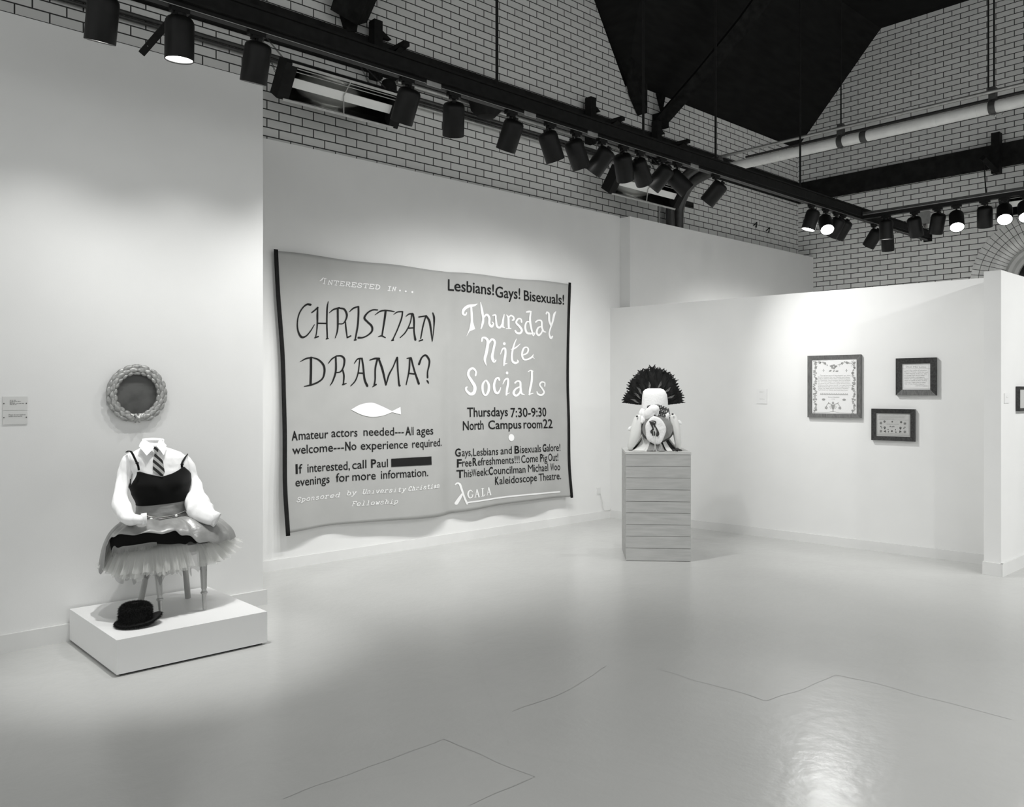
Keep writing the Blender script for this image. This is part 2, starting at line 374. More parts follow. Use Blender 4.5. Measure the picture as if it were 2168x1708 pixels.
# a small pen alphabet with slab serifs (unit capitals, y up)
PEN = {
 'S': [[(.88, .72), (.86, .92), (.6, 1), (.3, .97), (.15, .78), (.3, .58), (.7, .45), (.86, .25), (.7, .04), (.35, 0), (.12, .1), (.1, .3)]],
 'U': [[(.15, 1), (.15, .3), (.3, .02), (.65, .02), (.85, .3), (.85, 1)], [(0, 1), (.32, 1)], [(.7, 1), (1, 1)]],
 'C': [[(.88, .7), (.8, .95), (.5, 1), (.2, .85), (.1, .5), (.2, .12), (.5, 0), (.9, .15)]],
 'F': [[(.22, 1), (.22, 0)], [(.05, 1), (.95, 1), (.95, .8)], [(.22, .52), (.68, .52)], [(.05, 0), (.42, 0)]],
 'I': [[(.5, 1), (.5, 0)], [(.2, 1), (.8, 1)], [(.2, 0), (.8, 0)]],
 'N': [[(.2, 0), (.2, 1)], [(.2, 1), (.82, 0)], [(.82, 0), (.82, 1)], [(.02, 0), (.36, 0)], [(.66, 1), (1, 1)]],
 'T': [[(.5, 1), (.5, 0)], [(.05, .8), (.08, 1), (.92, 1), (.95, .8)], [(.3, 0), (.7, 0)]],
 'E': [[(.2, 1), (.2, 0)], [(.05, 1), (.9, 1), (.9, .8)], [(.2, .52), (.65, .52)], [(.05, 0), (.9, 0), (.95, .22)]],
 'R': [[(.2, 1), (.2, 0)], [(.05, 1), (.65, 1), (.85, .85), (.82, .62), (.6, .5), (.2, .5)], [(.5, .5), (.85, 0), (1, 0)], [(.05, 0), (.38, 0)]],
 'D': [[(.2, 1), (.2, 0)], [(.05, 1), (.55, 1), (.9, .75), (.9, .28), (.55, 0), (.05, 0)]],
 'p': [[(.18, .66), (.18, -.3)], [(.18, .55), (.45, .68), (.8, .55), (.85, .3), (.7, .06), (.4, 0), (.18, .12)], [(.02, .66), (.18, .66)], [(.02, -.3), (.36, -.3)]],
 'o': [[(.5, .68), (.2, .58), (.1, .33), (.22, .08), (.5, 0), (.78, .08), (.9, .33), (.8, .58), (.5, .68)]],
 'n': [[(.2, .66), (.2, 0)], [(.2, .48), (.45, .67), (.72, .6), (.78, .42), (.78, 0)], [(.02, .66), (.2, .66)], [(.04, 0), (.36, 0)], [(.62, 0), (.95, 0)]],
 's': [[(.8, .48), (.76, .62), (.5, .68), (.24, .6), (.25, .42), (.5, .35), (.78, .25), (.76, .07), (.5, 0), (.2, .06), (.16, .2)]],
 'r': [[(.25, .66), (.25, 0)], [(.25, .42), (.45, .63), (.8, .66), (.86, .52)], [(.05, .66), (.25, .66)], [(.05, 0), (.55, 0)]],
 'e': [[(.12, .36), (.86, .36), (.8, .58), (.5, .68), (.2, .58), (.1, .33), (.22, .08), (.5, 0), (.86, .1)]],
 'd': [[(.8, 1), (.8, 0), (.97, 0)], [(.62, 1), (.8, 1)], [(.8, .55), (.5, .68), (.2, .58), (.1, .33), (.22, .08), (.5, 0), (.8, .12)]],
 'b': [[(.2, 1), (.2, 0)], [(.02, 1), (.2, 1)], [(.2, .55), (.5, .68), (.8, .58), (.9, .33), (.78, .08), (.5, 0), (.2, .12)]],
 'y': [[(.15, .66), (.5, .05)], [(.88, .66), (.5, .0), (.3, -.3), (.05, -.3)], [(0, .66), (.32, .66)], [(.7, .66), (1, .66)]],
 'i': [[(.5, .66), (.5, 0)], [(.3, .66), (.5, .66)], [(.22, 0), (.78, 0)], [(.48, .9), (.54, .9)]],
 'v': [[(.12, .66), (.5, 0), (.88, .66)], [(0, .66), (.3, .66)], [(.7, .66), (1, .66)]],
 't': [[(.45, .95), (.45, .12), (.6, 0), (.85, .06)], [(.15, .66), (.8, .66)]],
 'h': [[(.2, 1), (.2, 0)], [(.02, 1), (.2, 1)], [(.2, .48), (.45, .67), (.72, .6), (.78, .42), (.78, 0)], [(.04, 0), (.36, 0)], [(.62, 0), (.95, 0)]],
 'a': [[(.18, .55), (.45, .68), (.74, .58), (.76, .1), (.95, 0)], [(.76, .4), (.4, .38), (.12, .2), (.3, 0), (.58, .05), (.76, .2)]],
 'l': [[(.5, 1), (.5, 0)], [(.28, 1), (.5, 1)], [(.22, 0), (.78, 0)]],
 'w': [[(.08, .66), (.3, 0), (.5, .55), (.7, 0), (.92, .66)], [(0, .66), (.2, .66)], [(.8, .66), (1, .66)]],
}
def add_pen(mb, s, a, b, cap, place, width, shear=.3, fill=.82):
    n = len(s); dx, dy = (b[0] - a[0]) / n, (b[1] - a[1]) / n
    for k, ch in enumerate(s):
        if ch not in PEN: continue
        ox, oy = a[0] + dx * k, a[1] + dy * k; w = dx * fill
        for st in PEN[ch]:
            add_stroke(mb, [(ox + x * w + y * cap * shear, oy + dy * x + y * cap, width) for x, y in st], place)

# ------------------------------------------------------------------ room shell
YA, YB, YF, YS, XE = 6.47, 6.566, 5.49, 6.314, 12.209      # banner wall, brick, near wall, stepped wall, end wall
ZA, ZF, ZP = 3.60, 3.68, 2.482
flo = struct(MB().span((-3, -5, -.2), (13, 7, 0)).build('floor', M['floor'], local=True))
mb = MB()
for ln in ([(1395, 1416), (1470, 1440), (1540, 1458), (1622, 1483), (1680, 1465), (1770, 1428), (1850, 1445), (1960, 1475), (2168, 1530)], [(600, 1690), (760, 1630), (940, 1565), (1030, 1602), (1130, 1645), (1080, 1668), (980, 1708)], [(1085, 1505), (1180, 1472), (1230, 1445), (1290, 1405)]):
    P = [onz(x, y, .0006) for x, y in ln]; P = catmull(P, 40) if len(P) < 4 else [p for q, r in zip(P, P[1:]) for p in (q.lerp(r, k / 8) for k in range(8))]
    P = [p + Vector((noise.noise(p * 6), noise.noise(p * 6 + Vector((9, 0, 0))), 0)) * .012 for p in P]
    for p, q in zip(P, P[1:]):
        t = (q - p).normalized(); n = Vector((-t.y, t.x, 0)) * (.0012 + .003 * max(0, noise.noise(p * 3))); mb.quad(p - n, q - n, q + n, p + n)
mb.build('floor_seam', M['seam'], flo, local=True)
struct(MB().span((-3, YF, 0), (2.688, YA + .09, ZF)).build('wall_left', M['wall']))
struct(MB().span((2.688, YA, 0), (7.748, YA + .09, ZA)).build('wall_back', M['wall']))
MBS = MB().prism([(7.748, YA + .04, 0), (7.748, YS, 0), (XE - .002, YS, 0), (XE - .002, YS + .045, 0), (7.793, YS + .045, 0), (7.793, YA + .04, 0)], (0, 0, ZA - .02))
struct(MBS.build('wall_back_step', M['wall']))
P0, P1 = Vector((7.568, 6.4695, 0)), Vector((7.902, 2.39, 0)); PE = (P1 - P0).normalized(); PN = Vector((PE.y, -PE.x, 0))
if PN.x > 0: PN = -PN                                         # towards the room
t = -PN * .12
struct(MB().prism([P0, P1, P1 + t, P0 + t], (0, 0, ZP)).build('wall_right', M['wall']))
struct(MB().span((7.488, 2.262, 0), (11.9, 2.39, ZP)).build('wall_right_return', M['wall']))
# baseboards
BH = .105
struct(MB().span((-3, YF - .02, 0), (2.71, YF - .0005, BH)).build('baseboard_left', M['base']))
struct(MB().span((2.689, YA - .012, 0), (7.56, YA - .0005, BH * .85)).build('baseboard_back', M['base']))
q = PN * .0005; w_ = PN * .014
struct(MB().prism([P0 + q, P1 + q, P1 + w_, P0 + w_], (0, 0, BH * .85)).build('baseboard_right', M['base']))
mb = MB(); mb.span((7.466, 2.244, 0), (11.9, 2.2615, BH)); mb.span((7.466, 2.2445, 0), (7.4875, 2.395, BH))
struct(mb.build('baseboard_return', M['base']))

# brick walls
zt = 6.8
pl = [(-3, 0), (XE, 0), (XE, 5.309), (8.06, 5.309), (8.02, 5.16), (7.39, 6.124), (6.95, zt), (-3, zt)]
mb = MB(); tri = geometry.tessellate_polygon([[Vector((x, z, 0)) for x, z in pl]])
mb.v = [Vector((x, YB, z)) for x, z in pl] + [Vector((x, YB + .1, z)) for x, z in pl]
mb.f = [tuple(t) for t in tri] + [tuple(k + len(pl) for k in t) for t in tri]
ow = struct(mb.build('wall_brick_left', M['brickL'], local=True))
ARC, ARR = (3.203, 2.954), .858
def arc(r, a): return (ARC[0] + r * cos(a), ARC[1] + r * sin(a))
outer = [(YB + .1, 0), (YB + .1, 5.309), (5.29, 6.771), (5.26, zt), (-5, zt), (-5, 0)]
ro = .62
hole = [(ARC[0] + ro, .9)] + [arc(ro, pi * k / 40) for k in range(41)] + [(ARC[0] - ro, .9)]
tri = geometry.tessellate_polygon([[Vector((y, z, 0)) for y, z in outer], [Vector((y, z, 0)) for y, z in hole]])
mb = MB(); al = outer + hole; mb.v = [Vector((XE, y, z)) for y, z in al]; mb.f = [tuple(t) for t in tri]
struct(mb.build('wall_brick_right', M['brickR'], local=True))
# belt courses of black stone
struct(MB().span((-3, YB - .05, 4.45), (XE, YB + .02, 4.757)).build('trim_1', M['blackband']))
struct(MB().span((XE - .05, -5, 4.455), (XE + .02, YB - .05, 4.762)).build('trim_2', M['blackband']))
# arch of three rings of glazed blocks round a round-headed window
mb = MB(); back = MB()
def block(r0, r1, a0, a1, x0, x1, roll=0):
    ri = []
    for k in range(4):
        a = a0 + (a1 - a0) * k / 3
        if roll:
            prof = [(r1, 0), (r1 - .05, .004), (r1 - .1, .0), (r1 - .135, -.02), (r0 + .01, -.06), (r0, -.11)]
            ri.append([Vector((x0 - dx, *arc(r, a))) for r, dx in prof] + [Vector((x1, *arc(r0, a))), Vector((x1, *arc(r1, a)))])
        else:
            ri.append([Vector((x0, *arc(r1, a))), Vector((x0, *arc(r0, a))), Vector((x1, *arc(r0, a))), Vector((x1, *arc(r1, a)))])
    mb.loft(ri, True, True, True)
for r0, r1, n, ph in ((.762, .856, 36, 0), (.656, .755, 36, .03), (.475, .649, 36, .01)):
    for k in range(n):
        g = .0035 / r1; a0 = -.04 + (pi + .08) * k / n; a1 = -.04 + (pi + .08) * (k + 1) / n
        block(r0, r1, a0 + g, a1 - g, XE - .014, XE + .1, roll=(r0 < .5))
for s in (1, -1):
    for k in range(24):
        z = 2.90 - k * .0757
        for r0, r1 in ((.762, .856), (.656, .755), (.475, .649)):
            y0, y1 = ARC[0] + s * r0, ARC[0] + s * r1
            mb.span((XE - .014, min(y0, y1), z - .072), (XE + .1, max(y0, y1), z))
struct(mb.build('trim_3', M['glaze'], local=True))
ring = [arc(.857, pi * k / 40) for k in range(41)]; ring2 = [arc(.645, pi * k / 40) for k in range(41)]; ring3 = [arc(.46, pi * k / 40) for k in range(41)]
for k in range(40):
    back.quad(*(Vector((XE - .006, *p)) for p in (ring[k], ring[k + 1], ring2[k + 1], ring2[k])))
    pass
for s in (1, -1): back.quad(*(Vector((XE - .006, ARC[0] + s * r, z)) for r, z in ((.857, ARC[1]), (.857, 1), (.645, 1), (.645, ARC[1]))))
back.loft([[Vector((XE + x, *arc(r, pi * k / 40))) for r, x in ((.656, -.005), (.549, -.004), (.514, .016), (.487, .055), (.476, .10))] for k in range(41)], False)
struct(back.build('trim_4', M['mortar'], local=True))
fr = MB()
prof = [(.478, .085), (.44, .055), (.40, .075), (.36, .06), (.325, .09), (.325, .16)]
fr.loft([[Vector((XE + x, *arc(r, pi * k / 40))) for r, x in prof] for k in range(41)], False)
for s in (1, -1): fr.loft([[Vector((XE + x, ARC[0] + s * r, z)) for r, x in prof] for z in (ARC[1], 1.0)], False)
wf = struct(fr.build('window_1', M['surround'], local=True))
pane = [(ARC[0] + .33, 1.0)] + [arc(.33, pi * k / 30) for k in range(31)] + [(ARC[0] - .33, 1.0)]
MB().poly([Vector((XE + .14, y, z)) for y, z in pane]).build('glass_pane', M['void'], wf, local=True)

# dark roof: level boards, the two slopes above the eaves and the valley of the cross gable
mb = MB()
mb.poly([(-3, YB + .1, zt), (-3, -5, zt), (XE + .3, -5, zt), (XE + .3, 5.27, zt), (6.95, 5.27, zt), (6.95, YB + .1, zt)])
mb.poly([(8.03, YB + .05, 5.29), (XE + .3, YB + .05, 5.29), (XE + .3, 5.27, zt), (6.95, 5.27, zt)])
mb.poly([(8.03, YB + .05, 5.27), (6.95, 5.27, zt), (6.95, YB + .05, zt)])
mb.quad((6.3, YB + .4, 4.9), (XE + .6, YB + .4, 4.9), (XE + .6, YB + .4, 7.2), (6.3, YB + .4, 7.2))  # added dark backing sheet, keeps the bright world out of the eave gap
struct(mb.build('ceiling', M['roof'], local=True))

# roof timbers standing on the brick
def timber(name, label, pts_list, group=None):
    o = thing(name, pts_list[0][1][0], label, 'timber', group)
    for nm, pts, r in pts_list:
        MB().tube(pts, r, 4, up=(1, 0, 0)).build(nm, M['iron'], o)
    return o
o = thing('roof_post', (8.1, 6.5, 4.92), 'dark pointed roof post hanging against the brick where the gable meets the eave', 'timber', 'dark roof timbers')
mb = MB(); prof = [(7.80, 5.62), (8.19, 5.32), (8.19, 4.93), (8.02, 5.14), (7.92, 5.40)]
mb.prism([Vector((x, 6.40, z)) for x, z in prof], (0, .155, 0)); mb.build('post', M['iron'], o)
o = thing('roof_brace', (8.55, 6.5, 4.9), 'dark slanting roof brace with its foot on the brick right of the pointed post', 'timber', 'dark roof timbers')
MB().tube([(8.58, 6.5, 4.93), (8.58, 5.9, 5.34), (8.58, 5.3, 5.78), (8.58, 4.6, 6.4)], [.11, .11, .12, .12], 4).build('brace', M['iron'], o)
MB().span((8.50, 6.44, 4.86), (8.68, 6.565, 5.02)).build('foot', M['iron'], o)
MB().prism([(8.56, 6.52, 5.30), (8.72, 6.52, 5.30), (8.66, 6.52, 5.09)], (0, .04, 0)).build('pendant', M['iron'], o)
o = thing('roof_brace', (4.0, 6.5, 4.78), 'dark slanting roof brace cut off by the upper frame edge, footed above the long beam', 'timber', 'dark roof timbers')
MB().tube([(3.99, 6.47, 4.86), (3.99, 6.2, 5.16), (3.99, 5.6, 5.9), (3.99, 5.2, 6.5)], [.19, .21, .24, .24], 4).build('brace', M['iron'], o)
MB().prism([(3.94, 6.5, 4.90), (4.12, 6.5, 4.92), (4.09, 6.5, 4.76), (4.0, 6.5, 4.74)], (0, .06, 0)).build('foot', M['iron'], o)

# shelf brackets clamped on the belt courses
def bracket(x, label):
    o = thing('bracket', (x, YB - .05, 4.4), label, 'bracket', 'black brackets on the stone belt')
    MB().span((x - .045, YB - .16, 4.36), (x + .045, YB - .068, 4.89)).build('upright', M['black'], o)
    MB().prism([(x + .046, YB - .12, 4.758), (x + .046, YB - .12, 4.84), (x + .17, YB - .12, 4.77)], (0, .06, 0)).build('gusset', M['black'], o)
    MB().tube([(x, YB - .1, 4.38), (x, YB - .55, 4.52)], .035, 4).build('arm', M['black'], o)
    MB().span((x - .03, YB - .6, 4.52), (x + .03, YB - .161, 4.56)).build('shelf_bar', M['black'], o)
bracket(4.263, 'black bracket on the stone belt above the left heater')
bracket(7.202, 'black bracket rising behind the middle of the long track beam')
bracket(8.442, 'black bracket on the stone belt just below the dark roof brace')
o = thing('bracket', (XE - .05, 3.72, 4.4), 'black bracket on the belt course of the right-hand brick wall', 'bracket', 'black brackets on the stone belt')
MB().span((XE - .16, 3.66, 4.36), (XE - .0505, 3.76, 4.89)).build('upright', M['black'], o)
MB().tube([(XE - .1, 3.71, 4.38), (XE - .5, 3.75, 4.5)], .04, 4).build('arm', M['black'], o)
MB().tube([(XE - .45, 3.75, 4.5), (XE - .42, 3.74, 4.1), (XE - .36, 3.72, 3.72)], .008, 6, sub=6).build('wire', M['black'], o)

# ------------------------------------------------------------------ lighting track: long beam and cross beam
YT, ZT, XT = 4.5, 3.555, 9.838
o = thing('track_beam', (5.5, YT, ZT), 'long black lighting beam running parallel to the banner wall, hung on rods', 'lighting beam')
mb = MB(); mb.span((-1.5, YT - .05, ZT + .03), (11.9, YT + .05, ZT + .042)); mb.span((-1.5, YT - .05, ZT + .12), (11.9, YT + .05, ZT + .135)); mb.span((-1.5, YT - .035, ZT + .042), (11.9, YT + .035, ZT + .12))
mb.build('beam', M['black'], o)
mb = MB(); mb.span((-1.5, YT - .022, ZT), (11.9, YT + .022, ZT + .03)); mb.build('track_rail', M['can'], o)
mb = MB()
for dy in (-.0235, .0185): mb.span((-1.5, YT + dy, ZT + .002), (11.85, YT + dy + .005, ZT + .006))
mb.build('track_lip', M['steel'], o)
MB().span((11.9, YT - .055, ZT - .01), (11.915, YT + .055, ZT + .15)).build('end_plate', M['black'], o)
for x in (4.011, 5.701, 6.798, 8.409):
    MB().tube([(x, YT, ZT + .136), (x, YT, 6.79)], .011, 8).build('hanger_rod', M['black'], o)
for x in (3.42, 4.32, 5.02, 6.42):
    MB().span((x - .06, YT - .028, ZT - .004), (x + .06, YT - .0225, ZT + .028)).build('joint_plate', M['steel'], o)
o = thing('track_beam', (XT, 2, ZT), 'shorter black lighting beam crossing in front of the right-hand brick wall', 'lighting beam')
MB().span((XT - .03, -3, ZT - .002), (XT + .03, YT - .056, ZT + .035)).build('track_rail', M['can'], o)
mb = MB(); mb.span((XT - .045, -3, ZT + .036), (XT + .045, YT - .056, ZT + .075)); mb.build('channel', M['darkmetal'], o)
MB().span((XT - .046, -3, ZT + .040), (XT - .0455, YT - .056, ZT + .046)).build('channel_edge', M['steel'], o)

# ------------------------------------------------------------------ track lamps
CANS = [  # where, lean (per metre down), label, lit face
 ('x', 1.337, (0, .33, -1), 'black cylinder track lamp cut off by the top edge, leftmost of the row', 1, .58),
 ('x', 1.725, (.02, .08, -1), 'black cylinder track lamp with its white glowing mouth seen from below, second from left', 1, 1.9),
 ('x', 2.164, (0, .34, -1), 'black cylinder track lamp leaning left above the near wall corner, third from left', 1, .55),
 ('x', 3.215, (-.02, .52, -1), 'black cylinder track lamp covering the right end of the left heater', 1, 1.0),
 ('x', 3.610, (.33, .45, -1), 'black cylinder track lamp hanging upright, first to the right of the left heater', 1, 1.0),
 ('x', 4.150, (0, .52, -1), 'black cylinder track lamp leaning left, second to the right of the left heater', 1, 1.0),
 ('x', 4.560, (.52, .02, -1), 'black track lamp leaning right, just right of three lamps by the left heater', 1, .7),
 ('x', 4.853, (.62, .05, -1), 'black track lamp leaning right, second of the crowded group over the wall step', 1, .4),
 ('x', 5.160, (-.25, .8, -1), 'black cylinder track lamp tipped down to the left between two lamps that lean right', 1, .9),
 ('x', 5.435, (.62, .30, -1), 'black cylinder track lamp in front of the left end of the middle heater', 1, .35),
 ('x', 5.656, (.85, .15, -1), 'black track lamp leaning right over the middle heater, left of the shiny-backed one', 1, .35),
 ('x', 5.960, (-.3, .95, -1), 'black cylinder track lamp with a bright highlight on its back, over the middle heater', 1, .9),
 ('x', 6.190, (.75, -.66, -1), 'track lamp with a bright edge-on mouth at the right end of the middle heater', 1, 2.1),
 ('x', 6.798, (-.25, .9, -1), 'lone black cylinder track lamp tipped left, below the hanging white pipe', 1, .9),
 ('x', 8.659, (-.22, .2, -1), 'black cylinder track lamp with glowing mouth at the brick corner', 1, .8),
 ('x', 8.986, (-.75, -.6, -1), 'track lamp glaring straight out with a starburst beside the brick corner', 1, .7),
 ('x', 9.236, (.046, .64, -1), 'grey-lit cylinder track lamp partly behind the next one, right of the glaring corner lamp', 1, .6),
 ('x', 9.411, (.106, .72, -1), 'black cylinder track lamp tipped left, second to the right of the glaring corner lamp', 1, .6),
 ('x', 10.225, (.106, .72, -1), 'black cylinder track lamp tipped left, in the cluster where the two beams cross', 1, .6),
 ('x', 10.62, (.34, .093, -1), 'black cylinder track lamp at the back of the cluster where the two beams cross', 1, .6),
 ('y', 4.185, (.1, .04, -1), 'black cylinder track lamp with a bright oval mouth in the cluster where the beams cross', 1, .8),
 ('y', 3.859, (.56, .03, -1), 'black cylinder track lamp leaning right, over the end of the long beam', 1, .6),
 ('y', 3.613, (.327, .31, -1), 'black cylinder track lamp on the short beam, between the beam end and a glaring lamp', 1, .6),
 ('y', 3.415, (-.7, -.3, -1), 'glaring track lamp on the short beam, left of the upright black one', 1, 1.0),
 ('y', 3.130, (.385, .12, -1), 'black cylinder track lamp hanging upright between two glaring lamps on the short beam', 1, .6),
 ('y', 2.938, (-.92, -.3, -1), 'glaring track lamp on the short beam, right of the upright black one', 1, 1.0),
 ('y', 2.739, (-.8, -.3, -1), 'glaring track lamp on the short beam, cut off by the right edge', 1, 1.0),
]
# added fill lamps on an unseen third beam, brightening the near floor
FILL_LAMPS = [(-.4, (.25, .1, -1), 1.0), (1.2, (.1, .3, -1), 1.1), (2.6, (.2, .35, -1), 1.2), (4.0, (.2, .4, -1), 1.3), (5.4, (.2, .5, -1), 1.4), (6.7, (.5, 1.3, -1), 1.4), (7.9, (.1, 1.2, -1), 1.3), (9.0, (.0, 1.0, -1), 1.1)]
def make_can():
    r = bpy.data.objects.new('track_lamp', None); COL.objects.link(r)
    mb = MB(); mb.span((-.05, -.02, -.022), (.05, .02, -.001)); mb.span((-.03, -.018, -.04), (.03, .018, -.022))
    mb.build('track_adapter', M['can'], r, local=True)
    MB().lathe([(.011, -.038), (.011, -.062), (.014, -.064), (.014, -.078)], 10, cap0=True, cap1=True).build('stem', M['can'], r, local=True)
    mb = MB()          # housing points down its own -z, swivel at its back
    mb.lathe([(.004, .012), (.045, .010), (.064, .002), (.073, -.012), (.0755, -.03), (.0755, -.214), (.0745, -.216), (.071, -.216), (.0695, -.214), (.0695, -.183)], 32)
    mb.span((-.012, -.018, .008), (.012, .018, .03))
    h = mb.build('housing', M['can'], r, local=True)
    MB().lathe([(.0690, -.210), (.066, -.196), (.060, -.178)], 32).build('reflector', M['inner'], h, local=True)
    MB().lathe([(.0685, -.204), (.045, -.207), (.002, -.208)], 28, cap1=True).build('lamp_face', M['lens'], h, local=True)
    ld = bpy.data.lights.new('lamp_light', 'SPOT'); ld.energy = SPOT_W; ld.spot_size = radians(98); ld.spot_blend = 1.0; ld.shadow_soft_size = .032
    ld.color = (1, 1, .985)
    lo = bpy.data.objects.new('lamp_light', ld); COL.objects.link(lo); lo.parent = h; lo.location = (0, 0, -.24)
    return r
proto = make_can()
def copy_tree(o, parent=None):
    c = o.copy(); COL.objects.link(c); c.parent = parent
    for k in list(o.children): copy_tree(k, c)
    return c
def aim(h, dv):
    hz = Vector((dv.x, dv.y, 0))                       # the swivel grips the upper flank of a tipped housing
    h.location = Vector((0, 0, -.052 - .062 * hz.length)) - hz * .085
    h.rotation_euler = (-dv).to_track_quat('Z', 'Y').to_euler()
trees = [proto] + [copy_tree(proto) for _ in CANS[1:]]
for o, (ax, p, d, lab, lit, pw) in zip(trees, CANS):
    o.location = (p, YT, ZT) if ax == 'x' else (XT, p, ZT - .002)
    if ax == 'y': o.rotation_euler = (0, 0, pi / 2)
    tag(o, lab, 'track lamp', 'black track lamps on the beams')
    h = [k for k in o.children if k.name.startswith('housing')][0]
    dv = Vector(d).normalized()
    if ax == 'y': dv = Matrix.Rotation(-pi / 2, 3, 'Z') @ dv
    aim(h, dv)
    for k in h.children:
        if k.type == 'LIGHT':
            k.data = k.data.copy(); k.data.energy = SPOT_W * pw
        if k.type == 'LIGHT' and lab.endswith('second from left'): k.data.spot_size = radians(42); k.data.spot_blend = .8
        if k.type == 'LIGHT' and 'edge-on mouth' in lab: k.data.spot_size = radians(82)
o = thing('track_beam', (4, -.6, ZT), 'added black beam behind the photographer, carrying the fill lamps', 'lighting beam')
MB().span((-1.5, -.65, ZT), (10, -.55, ZT + .13)).build('beam', M['black'], o)
for x, d, pw in FILL_LAMPS:
    o = copy_tree(proto); o.location = (x, -.6, ZT)
    tag(o, 'added fill lamp on the unseen beam behind the photographer', 'track lamp', 'added fill lamps behind the photographer')
    h = [k for k in o.children if k.name.startswith('housing')][0]; dv = Vector(d).normalized()
    aim(h, dv)
    for k in h.children:
        if k.type == 'LIGHT': k.data = k.data.copy(); k.data.energy = SPOT_W * pw * 1.12; k.data.spot_size = radians(92)

# ------------------------------------------------------------------ radiant heaters hung in front of the brick
def heater(x0, x1, zc, yc, label, rotz=0.0, chains=True, knot=False):
    """Trough heater along local x, mouth turned down and out; origin at its middle."""
    L = (x1 - x0) if not isinstance(x0, tuple) else 1.2
    loc = Vector(((x0 + x1) / 2, yc, zc)) if not isinstance(x0, tuple) else Vector(x0)
    o = thing('radiant_heater', loc, label, 'heater', 'radiant heaters hung by the brick walls'); o.rotation_euler = (0, 0, rotz)
    a = Vector((0, -.57, .82)); n = Vector((0, -.82, -.57)); h = L / 2          # a: up across the mouth, n: out of the mouth
    def at(x, u, w): return Vector((x, 0, 0)) + a * u + n * w
    pr = [(-.135, .055), (-.132, .03), (-.11, -.03), (-.05, -.055), (.05, -.055), (.11, -.03), (.132, .03), (.135, .055)]
    MB().loft([[at(x, u, w) for u, w in pr] for x in (-h + .06, h - .06)], False).build('reflector', M['reflector'], o, local=True, solid=.003)
    pb = [(-.14, .05), (-.14, -.075), (.14, -.075), (.14, .05), (.137, .05), (.137, -.071), (-.137, -.071), (-.137, .05)]
    MB().loft([[at(x, u, w) for u, w in pb] for x in (-h + .05, h - .05)], True, True, True).build('housing', M['black'], o, local=True)
    for s in (-1, 1):
        c = [(-.145, .06), (-.145, -.08), (.145, -.08), (.145, .06)]
        MB().loft([[at(s * (h - .10), u, w) for u, w in c], [at(s * h, u, w) for u, w in c]], True, True, True).build('end_cap', M['black'], o, local=True)
    mb = MB()
    for s in (-1, 1): mb.box(at(0, s * .142, .058), (2 * h - .1, .02, .012), (Vector((1, 0, 0)), a, n))
    mb.build('lip', M['steel'], o, local=True)
    mb = MB()
    for u in (.09, .115): mb.tube([at(-h + .1, u, .045), at(h - .1, u, .045)], .004, 6)
    mb.build('guard_wire', M['steel'], o, local=True)
    MB().box(at(0, -.005, .01), (2 * h - .2, .075, .012), (Vector((1, 0, 0)), a, n)).build('heating_panel', M['panel'], o, local=True)
    MB().tube([at(.03, -.14, .062), at(.0, 0, .02), at(.0, .14, .062)], .005, 6).build('centre_clip', M['steel'], o, local=True)
    if chains:
        for s in (-1, 1):
            for u, dx in ((.14, .0), (-.02, .0)):
                ins = .16 if s > 0 or zc < 3.9 else .03; p = at(s * (h - ins), u, -.075); q = Vector((s * (h - ins) + u * .15, .412, 4.50 - loc.z)); mb = MB()
                m = 24
                for k in range(m):
                    c0 = p.lerp(q, k / m); c1 = p.lerp(q, (k + 1.25) / m); dd = Vector((.006, 0, 0)) if k % 2 else Vector((0, .006, 0))
                    mb.tube([c0 - dd, c1 - dd], .0028, 4); mb.tube([c0 + dd, c1 + dd], .0028, 4)
                mb.build('chain', M['darkmetal'], o, local=True)
    return o
heater(3.12, 4.28, 3.985, 6.10, 'long radiant heater with a pale panel hung by chains above the near wall corner')
heater(7.15, 8.44, 3.880, 6.10, 'radiant heater half hidden behind the lamps above the step in the wall')
heater((11.85, 2.98, 3.885), None, 0, 0, 'brightly lit radiant heater behind the glaring lamps at the right edge', rotz=-pi / 2, chains=False)

# ------------------------------------------------------------------ pipes and conduits
def pipe(name, label, pts, r, m, cat='pipe', sub=0, group=None, n=14):
    return tag(MB().tube(pts, r, n, sub=sub).build(name, m), label, cat, group)
g = 'conduits along the left brick wall'
YC = YB - .04
pipe('conduit', 'thick pale conduit on the brick, uppermost of those running behind the track lamps', [(4.55, YC, 4.433), (8.3, YC, 4.433)], .024, M['steel'], 'conduit', group=g)
pipe('conduit', 'pale conduit on the brick, lowest of those running behind the track lamps', [(4.6, YC, 4.252), (8.3, YC, 4.252)], .016, M['steel'], 'conduit', group=g)
pipe('conduit', 'long dark conduit on the brick, upper of the pair below the stone belt', [(-1, YC, 4.325), (8.4, YC, 4.325)], .018, M['darkmetal'], 'conduit', group=g)
pipe('conduit', 'long dark conduit on the brick, lower of the pair below the stone belt', [(-1, YC, 4.288), (8.4, YC, 4.288)], .014, M['darkmetal'], 'conduit', group=g)
XP, ZPI = 8.9, 4.25
o = thing('hanging_pipe', (XP, 2.6, ZPI), 'large white wrapped pipe crossing under the dark roof at upper right', 'pipe')
MB().tube([(XP, -2.5, ZPI), (XP, 5.68, ZPI)], .057, 20).build('pipe', M['pipe'], o)
for y, w in ((4.02, .035), (3.60, .006), (3.32, .05), (5.0, .006), (2.9, .005)):
    MB().tube([(XP, y - w, ZPI), (XP, y + w, ZPI)], .0605, 20).build('band', M['pipedark' if w > .02 and y > 3.5 else 'pipe'], o)
